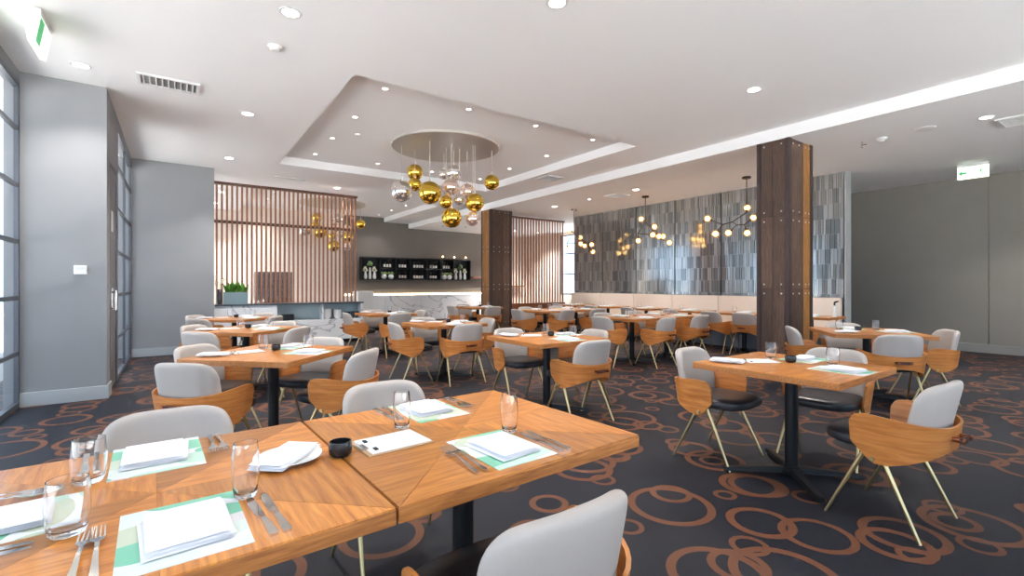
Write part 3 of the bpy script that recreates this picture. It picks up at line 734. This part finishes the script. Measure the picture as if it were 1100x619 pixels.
def fork_mesh():
    mb = MB(); W_ = [(-.105, .006, .004), (-.09, .0068, .004), (-.04, .0045, .007), (.0, .0032, .011), (.03, .0036, .011), (.042, .0095, .009), (.058, .0115, .007)]
    v = []; f = []
    for y, w, z in W_: v += [(-w, y, z), (w, y, z), (w, y, z+.0025), (-w, y, z+.0025)]
    for i in range(len(W_)-1):
        for k in range(4): f.append((4*i+k, 4*i+(k+1)%4, 4*i+4+(k+1)%4, 4*i+4+k))
    f += [(3,2,1,0), tuple(4*(len(W_)-1)+k for k in range(4))]
    mb.add(v, f)
    for k in range(4):
        x = -.0095+k*.00633; mb.add([(x-.0017,.056,.007),(x+.0017,.056,.007),(x+.0017,.056,.0095),(x-.0017,.056,.0095),(x-.0007,.105,.012),(x+.0007,.105,.012),(x+.0007,.105,.0132),(x-.0007,.105,.0132)],[(0,1,5,4),(1,2,6,5),(2,3,7,6),(3,0,4,7),(4,5,6,7),(0,3,2,1)])
    me = mb.mesh('fork', True); me.materials.append(M_chrome); return me
def knife_mesh():
    mb = MB(); W_ = [(-.11, -.007, .007, .0), (-.105, -.0085, .0085, 0), (-.05, -.006, .006, .001), (-.02, -.005, .005, .001), (.0, -.009, .008, .001), (.06, -.010, .008, .001), (.095, -.006, .007, .001), (.105, .0, .004, .001)]
    v = []; f = []
    for i, (y, a, b, z) in enumerate(W_):
        th = .006 if i < 4 else .002; v += [(a, y, z), (b, y, z), (b, y, z+th), (a, y, z+th)]
    for i in range(len(W_)-1):
        for k in range(4): f.append((4*i+k, 4*i+(k+1)%4, 4*i+4+(k+1)%4, 4*i+4+k))
    f += [(3,2,1,0), tuple(4*(len(W_)-1)+k for k in range(4))]
    me = mb.add(v, f).mesh('table_knife', True); me.materials.append(M_chrome); return me
FORK, KNIFE = fork_mesh(), knife_mesh()
MBOARD = MB().cbox(-.115, .115, -.09, .09, 0, .005, .0015).mesh('board'); MBOARD.materials.append(M_board)
MPAPER = MB().box(-.10, .11, -.08, .08, .005, .007).mesh('paper'); MPAPER.materials.append(M_paper)
MCLIP = MB().rod((-.112, -.03, .012), (-.112, .03, .012), .004, None, 8).box(-.112, -.09, -.03, .03, .007, .0085).mesh('clip'); MCLIP.materials.append(M_chrome)
MRIV = MB().cbox(-.006, .006, -.011, .011, 0, .004, .001).mesh('rivet'); MRIV.materials.append(M_ceramic)
def item(name, me, x, y, rz, label, cat, group, z=TOP):
    o = put(name, me, None, None, (x, y, z), math.radians(rz))
    if cat in ('fork', 'knife'): o.scale = (1.15, 1.12, 1.1)
    return tag(o, label, cat, group)
def menu(x, y, rz, label, z=TOP):
    r = empty('menu_board', (x, y, z), math.radians(rz)); tag(r, label, 'menu', 'menu boards on the tables')
    put('board', MBOARD, None, r); put('paper', MPAPER, None, r); put('clip', MCLIP, None, r)
    for s in (-1, 1): put('rivet', MRIV, None, r, (-.075, s*.045, .007))
def setting(x, y, face, where, nap=0, cut=True, narrow=False, grp='place settings'):
    """placemat with folded napkin, forks on the left and knives on the right; face = direction the diner looks"""
    rz = face-90; a = math.radians(rz)
    def at(dx, dy): return x+dx*math.cos(a)-dy*math.sin(a), y+dx*math.sin(a)+dy*math.cos(a)
    item('placemat', MATM, x, y, rz, 'green leaf print placemat, %s' % where, 'placemat', 'leaf print placemats')
    px, py = at(.005, -.01)
    item('napkin', (NAP_S if narrow else NAP)[nap], px, py, rz+random.uniform(-6, 6), 'white folded napkin, %s' % where, 'napkin', 'folded napkins on placemats', TOP+.002)
    if cut:
        for i in (0, 1):
            fx, fy = at(-.145-.026*i, -.02); item('fork', FORK, fx, fy, rz+random.uniform(-4, 4), '%s steel fork, %s' % (('inner', 'outer')[i], where), 'fork', 'forks by the placemats')
            fx, fy = at(.145+.03*i, -.03); item('table_knife', KNIFE, fx, fy, rz+random.uniform(-4, 4), '%s steel knife, %s' % (('inner', 'outer')[i], where), 'knife', 'knives by the placemats')
def full_set(cx, cy, rz, where):
    """the restaurant's standard layout for a square table"""
    a = math.radians(rz)
    def at(dx, dy): return cx+dx*math.cos(a)-dy*math.sin(a), cy+dx*math.sin(a)+dy*math.cos(a)
    x, y = at(-.27, .30); item('side_plate', PLATE, x, y, rz, 'round white plate at the left corner of %s' % where, 'plate', 'white side plates')
    item('napkin', NAP_S[0], x, y, rz+20, 'white napkin lying on the plate of %s' % where, 'napkin', 'napkins on plates', TOP+.0065)
    x, y = at(-.06, .19); menu(x, y, rz-35, 'clipboard menu beside the plate on %s' % where)
    x, y = at(.10, .05); item('sauce_bowl', BOWL, x, y, 0, 'small black bowl at the middle of %s' % where, 'bowl', 'small black bowls')
    x, y = at(.17, .22); item('drinking_glass', GL_WIDE, x, y, 0, 'clear tumbler behind the black bowl on %s' % where, 'glass', 'tumblers on the tables')
    x, y = at(.21, -.17); item('drinking_glass', GL_WIDE, x, y, 0, 'clear tumbler between the two placemats of %s' % where, 'glass', 'tumblers on the tables')
    x, y = at(.30, .05); setting(x, y, rz+180, 'far right side of %s' % where, 1, False, True)
    x, y = at(.02, -.29); setting(x, y, rz+90, 'near right side of %s' % where, 2, False, False)

# ------------------------------------------------------------------ foreground pair of tables
table(.885, 1.57, 2, 'timber table forming the right half of the long foreground table', (.92, .915), 'tables joined as the long foreground table')
table(-.04, 1.538, 2, 'timber table forming the left half of the long foreground table', (.92, .915), 'tables joined as the long foreground table')
setting(.015, 1.275, 92, 'near side of the foreground table, left half', 0)
setting(-.045, 1.855, 272, 'far side of the foreground table, left half', 1)
setting(-.335, 1.535, 2, 'left end of the foreground table', 2)
setting(.875, 1.305, 92, 'near side of the foreground table, right half', 0)
setting(.885, 1.875, 272, 'far side of the foreground table, right half', 1)
item('side_plate', PLATE, .285, 1.585, 0, 'round white plate in the middle of the foreground table', 'plate', 'white side plates')
item('napkin', NAP_S[0], .28, 1.59, -40, 'white napkin on the plate in the middle of foreground table', 'napkin', 'napkins on plates', TOP+.0065)
item('sauce_bowl', BOWL, .425, 1.54, 0, 'small black bowl on the seam of the foreground table', 'bowl', 'small black bowls')
menu(.60, 1.56, 4, 'clipboard menu right of the black bowl on the foreground table')
for me, x, y, l in ((GL_WIDE, -.192, 1.40, 'wide clear tumbler at the bottom left, nearest the viewer'), (GL_WIDE, -.195, 1.735, 'wide clear tumbler behind the nearest one on the foreground table'),
                    (GL_TALL, .145, 1.38, 'tall clear glass before the plate on the foreground table'), (GL_TALL, .695, 1.70, 'tall clear glass by the far right placemat of foreground table'), (GL_TALL, 1.0, 1.43, 'tall clear glass by the near right placemat of foreground table')):
    item('drinking_glass', me, x, y, 0, l, 'glass', 'glasses on the foreground table')
G1 = 'chairs around the foreground table'
chair(-.02, 2.10, 270, 'grey-backed chair at the far side of the foreground table, left of two', G1)
chair(.87, 2.13, 272, 'grey-backed chair at the far side of the foreground table, right of two', G1)
chair(.74, 1.05, 91, 'large grey-backed chair in the bottom foreground with its back to the viewer', G1)

# ------------------------------------------------------------------ the other square tables
DIAM = {'near left': 225, 'near right': 315, 'far right': 45, 'far left': 135}
def square_group(x, y, rz, phrase, sides, adj={}, off=.47, size=(.9, .9), dress=True):
    table(x, y, rz, 'square timber dining table, %s' % phrase.replace('the ', '', 1), size)
    if dress: full_set(x, y, rz, phrase)
    for nm, ang in sides.items():
        a = math.radians(ang+rz)
        dx, dy = adj.get(nm, (0, 0))
        chair(x+off*math.cos(a)+dx, y+off*math.sin(a)+dy, ang+rz+180+random.uniform(-4, 4), 'grey-backed tub chair, %s side of %s' % (nm, phrase), 'chairs around %s' % phrase)
SQ = {'near left': 180, 'near right': 270, 'far right': 0, 'far left': 90}
def sub(d, *k): return {a: d[a] for a in k}
square_group(3.40, 1.53, 0, 'the table nearest at right', sub(SQ, 'near right', 'far right', 'far left'), {'near right': (-.13, -.06), 'far left': (-.05, -.02), 'far right': (.06, .02)}, off=.52)
square_group(3.13, 3.80, 0, 'the table just beyond the foreground table', sub(SQ, 'near right', 'far right', 'far left'), off=.47)
square_group(3.10, 6.05, 0, 'the table under the near ball pendant', SQ, off=.50)
square_group(3.25, 8.75, 0, 'the table beside the marble counter', SQ, off=.50)
square_group(.64, 4.22, 45, 'the nearest diamond-set table at left', SQ, {'near left': (-.10, .05), 'near right': (.05, -.03)}, off=.50)
square_group(.70, 6.63, 45, 'the middle diamond-set table at left', SQ, off=.50)
square_group(.78, 8.95, 45, 'the farthest diamond-set table at left', SQ, off=.50)
square_group(6.55, 2.12, 38, 'the diamond-set table right of the near pillar', SQ, off=.54, size=(.95, .95))
square_group(6.05, 10.0, 0, 'the table before the far pillar', sub(SQ, 'near left', 'near right', 'far left'), off=.50)
# long tables made of two
def long_table(x0, x1, y0, y1, phrase):
    w = (x1-x0)/2
    for i, nm in enumerate(('left', 'right')):
        cx = x0+w*(i+.5); cy = (y0+y1)/2
        table(cx, cy, 0, 'timber table, %s half of %s' % (nm, phrase), (w, y1-y0), 'tables joined as %s' % phrase)
        setting(cx, y0+.18, 90, 'near side of %s, %s half' % (phrase, nm), 0, False); setting(cx, y1-.18, 270, 'far side of %s, %s half' % (phrase, nm), 1, False)
        item('drinking_glass', GL_WIDE, cx+.2, cy+.1, 0, 'clear tumbler, far side of %s, %s half' % (phrase, nm), 'glass', 'tumblers on the tables')
        item('drinking_glass', GL_WIDE, cx-.2, cy-.08, 0, 'clear tumbler, near side of %s, %s half' % (phrase, nm), 'glass', 'tumblers on the tables')
        chair(cx, y0-.03, 90+random.uniform(-5, 5), 'tub chair, near side of %s, %s half' % (phrase, nm), 'chairs around %s' % phrase)
        chair(cx, y1+.03, 270+random.uniform(-5, 5), 'tub chair, far side of %s, %s half' % (phrase, nm), 'chairs around %s' % phrase)
    chair(x0-.06, (y0+y1)/2, 0, 'grey-backed tub chair at the left end of %s' % phrase, 'chairs around %s' % phrase)
long_table(5.80, 7.64, 4.90, 5.80, 'the long table by the near pillar')
long_table(6.00, 7.80, 7.43, 8.35, 'the long table before the tiled wall')
# banquette tables, counted from the near end
for i, (y, nm, chairs) in enumerate(((3.72, 'first', (0,)), (4.90, 'second', (-.31, .31)), (6.10, 'third', (0,)), (7.25, 'fourth', (0,)), (8.45, 'fifth', (0,)), (9.67, 'sixth', (0,)))):
    ph = 'the %s banquette table from the right' % nm
    table(8.98, y, 0, 'small timber table, %s along the banquette from the right' % nm, (.72, .8 if len(chairs) == 1 else 1.05), 'tables along the banquette', False)
    setting(9.17, y+.05, 180, 'wall side of %s' % ph, 1, False, True); setting(8.79, y-.05, 0, 'near side of %s' % ph, 0, False)
    item('drinking_glass', GL_WIDE, 8.98, y+.2, 0, 'clear tumbler on the left of %s' % ph, 'glass', 'tumblers on the tables')
    for k, dy in enumerate(chairs):
        chair(8.56, y+dy, random.uniform(-8, 8), 'grey-backed tub chair at %s%s' % (ph, '' if len(chairs) == 1 else (', right one' if k == 0 else ', left one')), 'chairs facing the banquette')
b = empty('pump_bottle', (8.98, 3.36, TOP)); tag(b, 'slim white bottle with black spout near the end of tiled wall', 'bottle')
MB().lathe([(.03, 0), (.032, .01), (.032, .14), (.012, .17), (.012, .19), (1e-4, .19)], 14).build('body', M_white, b, True)
MB().rod((0,0,.19), (0,0,.25), .014).rod((0,0,.245), (.03,-.05,.265), .016, .01).build('spout', M_ceramic, b)

# ------------------------------------------------------------------ pendant clusters of mirrored balls
def uvz(u, v, z):
    l = (u-550)/510*z; return Vector((z*math.sin(A)+l*math.cos(A), z*math.cos(A)-l*math.sin(A), EYE+(306-v)/510*z))
BALLS = [(145,213,32,'s',8.0),(185,155,24,'g',8.5),(185,192,20,'g',8.35),(230,217,34,'g',7.75),(272,162,15,'s',8.5),(302,157,24,'s',8.3),(293,200,26,'r',8.0),(279,245,20,'g',8.15),(320,238,18,'s',8.2),(343,213,23,'r',8.35),(366,247,28,'g',8.0),(296,293,30,'g',7.9),(360,296,22,'r',8.0),(417,186,23,'g',8.3)]
PC = Vector((3.81, 7.35, CR))
pr = empty('ball_pendant', PC); tag(pr, 'nearest ceiling disc with a cluster of gold and silver mirrored balls', 'pendant lamp', 'ball pendant clusters')
MB().lathe([(1e-4, -.045), (.90, -.045), (.915, -.04), (.915, -.001), (1e-4, -.001)], 72).build('ceiling_disc', M_disc, pr, True)
for x, y, r, k, z in BALLS:
    p = uvz(380+x/2.814, 130+y/2.814, z)-PC; rr = r/2.814/510*z
    b = MB().sphere((0,0,0), rr, 28, 18).build('ball', {'g': M_goldball, 's': M_silverball, 'r': M_roseball}[k], pr, True); b.location = p
    MB().rod((0,0,rr-.003), (0,0,-p.z-.046), .004, None, 6).lathe([(.018, rr-.004), (.016, rr+.03), (.005, rr+.04), (1e-4, rr+.04)], 10).build('cord', M_cord, b)
p2 = copy_tree(pr); p2.location = (3.76, 14.4, CR); p2['label'] = 'farther ball pendant cluster half hidden behind the slatted screen'

# ------------------------------------------------------------------ branching globe pendants
RT = Vector((math.cos(A), -math.sin(A), 0)); FW = Vector((math.sin(A), math.cos(A), 0))
def branch(x, y, s, stem, bulbs, joints, links, label, mirror=1):
    r = empty('branch_pendant', (x, y, CL)); tag(r, label, 'pendant lamp', 'branching globe pendants')
    rnd = random.Random(int(y*100))
    def L(p, d=0): return RT*((p[0]-stem[0])*s*mirror)+Vector((0,0,-(p[1]-stem[1])*s))+FW*d
    MB().lathe([(.075, -.035), (.08, -.03), (.08, -.001), (1e-4, -.001)], 20).build('ceiling_rose', M_bronze, r, True)
    J = [L(j, rnd.uniform(-.08, .08)) for j in joints]; B = [L(b_, rnd.uniform(-.15, .15)) for b_ in bulbs]
    J[0] = Vector((0, 0, J[0].z))
    MB().rod((0,0,-.03), J[0], .008).build('stem', M_bronze, r)
    for a, b_ in links:
        p = J[a]; q = J[b_[1]] if b_[0] == 'j' else B[b_[1]]
        d = (q-p).normalized(); e = q if b_[0] == 'j' else q-d*.07
        mb = MB().rod(p, e, .009)
        if b_[0] == 'b': mb.rod(e-d*.03, e+d*.012, .02, .022, 10)
        mb.build('branch', M_bronze, r)
    for b_ in B:
        g = MB().sphere((0,0,0), .082, 20, 14).build('globe', M_globe, r, True); g.location = b_
        MB().sphere((0,0,0), .05, 12, 8).build('bulb', M_bulb, g, True)
S3 = (8.95/510/6.875)
b3 = [(92,375),(373,298),(403,378),(115,500),(235,487),(345,495)]
j3 = [(362,335),(265,405),(175,430),(275,432),(330,432)]
l3 = [(0,('j',1)),(0,('b',1)),(1,('j',2)),(2,('b',0)),(2,('b',3)),(1,('j',3)),(3,('b',4)),(3,('j',4)),(4,('b',2)),(4,('b',5))]
branch(8.93, 4.83, S3, (362,68), b3, j3, l3, 'branching globe pendant next to the near pillar')
S2 = 11.1/510/6.881
b2 = [(706,248),(805,303),(797,362),(835,375),(887,368),(908,422),(695,403)]
j2 = [(745,268),(770,300),(690,352),(770,355),(828,340),(870,395)]
l2 = [(0,('b',0)),(0,('j',1)),(0,('j',2)),(2,('b',6)),(2,('j',3)),(1,('b',1)),(1,('j',4)),(3,('b',2)),(4,('b',3)),(4,('b',4)),(4,('j',5)),(5,('b',5))]
branch(8.95, 7.25, S2, (745,75), b2, j2, l2, 'branching globe pendant midway along the tiled wall')
branch(8.93, 9.67, S2*1.05, (745,75), b2, j2, l2, 'branching globe pendant farthest along the tiled wall', 1)

# ------------------------------------------------------------------ ceiling fittings
def downlight(x, y, z, label, small=False, lit=True, k=1):
    r = empty('downlight', (x, y, z)); tag(r, label, 'downlight', 'small recess downlights' if small else 'round ceiling downlights')
    R_ = .042 if small else .085
    MB().lathe([(R_*.75, -.006), (R_, -.006), (R_+.004, -.001), (R_*.72, -.001)], 24, close=True).build('trim_ring', M_white if lit else M_bronze, r, True)
    MB().lathe([(1e-4, -.004), (R_*.74, -.004), (R_*.74, -.001), (1e-4, -.001)], 24).build('lens', (M_lamp_s if small else M_lamp) if lit else M_black, r)
    if lit:
        L = bpy.data.lights.new('lamp', 'SPOT'); L.energy = (DOWN_S if small else DOWN)*4*k; L.color = (1, .95, .90); L.spot_size = math.radians(112); L.spot_blend = .8; L.shadow_soft_size = .05
        o = bpy.data.objects.new('lamp', L); COL.objects.link(o); o.parent = r; o.location = (0, 0, -.02)
for y, l in ((1.4, 'overhead of the viewer'), (4.24, 'in the row along the left windows, nearest'), (7.07, 'in the row along the left windows, second'), (9.73, 'in the row along the left windows, third, before the screen')):
    downlight(.77, y, CM, 'added unseen downlight %s' % l, k=.25 if y < 2 else .9)
downlight(2.47, 2.87, CM, 'round downlight at the top middle edge of the picture'); downlight(5.41, 2.84, CM, 'large round downlight above the right foreground table'); downlight(-.79, 6.49, CM, 'round downlight near the grey pillar and left exit sign', k=.5)
downlight(3.04, 11.3, CM, 'round downlight above the right end of the slatted screen')
for y, l in ((1.4, 'at far right beside the vent'), (4.13, 'hidden close behind the near pillar'), (6.87, 'above the tiled wall middle'), (9.59, 'before the right slatted screen')):
    downlight(8.17, y, CL, 'round downlight in the lowered ceiling %s' % l)
downlight(10.9, 1.35, CL, 'round downlight near the dark panelled wall')
for x, y, z, l in ((10.6, 14.8, CL, 'behind the right slatted screen, left'), (11.7, 14.8, CL, 'behind the right slatted screen, right'), (.9, 13.4, CM, 'behind the left slatted screen, front'), (.9, 15.3, CM, 'behind the left slatted screen, back')):
    downlight(x, y, z, 'added unseen downlight %s' % l, k=3)  # unseen lamps added to brighten the walls glimpsed through both screens
g = {2.08: 'left', 3.25: 'second', 4.41: 'third', 5.60: 'right'}; gy = {5.61: 'nearest', 6.80: 'second', 8.0: 'third', 9.16: 'farthest'}
for x in g:
    for y in gy:
        if x in (2.08, 5.60) or y in (5.61, 9.16): downlight(x, y, CR, 'small downlight in the near recess, %s column, %s row' % (g[x], gy[y]), True)
for x in (2.08, 5.65):
    for k, y in enumerate((13.5, 14.67, 15.83)): downlight(x, y, CR, 'small downlight in the far recess, %s side, %s from front' % ('left' if x < 3 else 'right', names[k]), True, k=2.5 if x < 3 else 1)
for x, y, n_ in ((7.69, 15.09, 'left'), (8.48, 14.86, 'right')): downlight(x, y, CL, 'unlit dark downlight before the bottle wall, %s of two' % n_, True, False)
downlight(8.16, 8.29, CL, 'tiny downlight between the two lowered ceiling lights', True)

def vent(x, y, z, sx, sy, label, n=6, rz=0):
    r = empty('air_vent', (x, y, z), rz); tag(r, label, 'vent', 'ceiling air vents'); hx, hy = sx/2, sy/2
    q = MB()
    q.box(-hx, hx, -hy, -hy+.03, -.02, -.001).box(-hx, hx, hy-.03, hy, -.02, -.001).box(-hx, -hx+.03, -hy+.03, hy-.03, -.02, -.001).box(hx-.03, hx, -hy+.03, hy-.03, -.02, -.001)
    q.build('frame', M_white, r); MB().box(-hx+.03, hx-.03, -hy+.03, hy-.03, -.004, -.001).build('duct', mat('duct_grey', (150,150,150), .8), r)
    for i in range(n):
        xx = -hx+.03+(sx-.06)*(i+.5)/n; o = MB().box(-.003, .003, -hy+.031, hy-.031, -.016, .0).build('louvre', M_white, r); o.location = (xx, 0, -.006); o.rotation_euler = (0, .5, 0)
vent(-.06, 6.5, CM, .56, .34, 'rectangular louvred vent in the ceiling above the left pillar', 9)
vent(6.40, 7.66, CM, .42, .42, 'square vent between the two white ceiling steps')
vent(8.34, 7.57, CL, .42, .42, 'square vent above the tiled wall')
vent(8.62, 1.15, CL, .5, .42, 'square vent at the far right edge')
vent(1.96, 10.85, CM, .62, .16, 'slim slot vent above the slatted screen', 3)
def disc(name, x, y, z, prof, m, label, cat):
    o = MB().lathe(prof, 24).build(name, m, None, True); o.location = (x, y, z); tag(o, label, cat); return o
disc('smoke_detector', .76, 4.93, CM, [(1e-4, -.045), (.035, -.042), (.05, -.022), (.062, -.02), (.062, -.001), (1e-4, -.001)], M_white, 'round white smoke detector near the top left downlight', 'detector')
disc('smoke_detector', 8.11, 2.45, CL, [(1e-4, -.06), (.03, -.058), (.055, -.03), (.065, -.025), (.065, -.001), (1e-4, -.001)], M_white, 'white smoke detector right of the near pillar', 'detector')
disc('ceiling_speaker', 8.10, 1.97, CL, [(1e-4, -.012), (.10, -.012), (.115, -.006), (.115, -.001), (1e-4, -.001)], M_white, 'flat round white ceiling plate right of the smoke detector', 'speaker')
o = MB().rod((8.10, 2.68, CL-.001), (8.10, 2.68, CL-.05), .01).rod((8.10, 2.68, CL-.05), (8.10, 2.62, CL-.05), .008).rod((8.10,2.68,CL-.03), (8.10,2.68,CL-.085), .006, .014).build('sprinkler', M_chrome); tag(o, 'small steel sprinkler head by the near pillar', 'sprinkler')
disc('recess_sensor', 2.35, 7.55, CR, [(1e-4, -.03), (.03, -.028), (.045, -.01), (.045, -.001), (1e-4, -.001)], M_white, 'small white sensor on the left side of the near recess', 'detector')
# thermostat on the pillar
th = empty('wall_thermostat', (-.862, 7.06, 1.455)); tag(th, 'small white thermostat on the grey left pillar', 'thermostat')
MB().cbox(-.055, .055, -.028, -.001, -.05, .05, .006).build('case', M_white, th); MB().box(-.035, .035, -.0292, -.028, .0, .03).build('display', mat('thermostat_display', (206,210,208), .3), th)
# exit signs
def running_man(mb, s, flip=1):
    """pictogram in the local XZ plane"""
    def bar(x0, z0, x1, z1, w):
        d = Vector((x1-x0, 0, z1-z0)).normalized(); n_ = Vector((-d.z, 0, d.x))*w
        a, b_ = Vector((x0, 0, z0)), Vector((x1, 0, z1))
        v = [a-n_, a+n_, b_+n_, b_-n_]; mb.add([(p.x*s*flip, -.002, p.z*s) for p in v]+[(p.x*s*flip, 0, p.z*s) for p in v], [(0,1,2,3),(4,7,6,5),(0,4,5,1),(1,5,6,2),(2,6,7,3),(3,7,4,0)])
    bar(0, .1, .1, .5, .1); bar(0, .1, .3, -.2, .07); bar(.3, -.2, .25, -.55, .06); bar(0, .1, -.25, -.2, .07); bar(-.25, -.2, -.6, -.25, .06)
    bar(.1, .45, .4, .25, .05); bar(.1, .45, -.3, .3, .05); bar(.1, .62, .22, .62, .1)
def arrow(mb, s, cx, flip=1):
    v = [(-.5,0),(-.05,.45),(-.05,.15),(.5,.15),(.5,-.15),(-.05,-.15),(-.05,-.45)]
    n_ = len(v); mb.add([(cx+x*s*flip, y_, z*s) for y_ in (-.002, 0) for x, z in v], [(0,1,6), (2,3,4,5), (0+n_,6+n_,1+n_), (2+n_,5+n_,4+n_,3+n_), (1,2,5,6), (8,13,12,9)]+[(k, n_+k, n_+(k+1)%n_, (k+1)%n_) for k in range(n_)])
er = empty('exit_sign', (11.12, 2.07, CL), -PI/2); tag(er, 'lit green and white exit sign before the dark panelled wall', 'exit sign', 'exit signs')
MB().cbox(-.20, .20, -.04, .04, -.05, -.001, .006).build('mount', M_white, er); MB().cbox(-.195, .195, -.03, .03, -.25, -.05, .006).build('panel', M_exitw, er)
q = MB(); running_man(q, .085); o = q.build('pictogram', M_green, er); o.location = (.10, -.031, -.155)
q = MB(); arrow(q, .11, 0); o = q.build('arrow', M_green, er); o.location = (-.125, -.031, -.15)
el = empty('exit_sign', (-.95, 5.56, CM), PI/2); tag(el, 'hanging exit sign seen edge-on at the top left corner', 'exit sign', 'exit signs')
MB().cbox(-.22, .22, -.06, .06, -.05, -.001, .006).build('mount', M_white, el)
MB().add([(-.21,-.055,-.05),(.21,-.055,-.05),(.21,.055,-.05),(-.21,.055,-.05),(-.21,-.02,-.27),(.21,-.02,-.27),(.21,.02,-.27),(-.21,.02,-.27)], [(0,1,2,3),(4,7,6,5),(0,4,5,1),(1,5,6,2),(2,6,7,3),(3,7,4,0)]).build('panel', M_exitw, el)
for x0, x1 in ((-.19, -.05),):
    q = MB().add([(x0,-.0555,-.06),(x1,-.0555,-.06),(x1,-.023,-.26),(x0,-.023,-.26),(x0,-.053,-.06),(x1,-.053,-.06),(x1,-.021,-.26),(x0,-.021,-.26)], [(0,1,2,3),(4,7,6,5),(0,4,5,1),(1,5,6,2),(2,6,7,3),(3,7,4,0)]); q.build('green_panel', M_green, el)
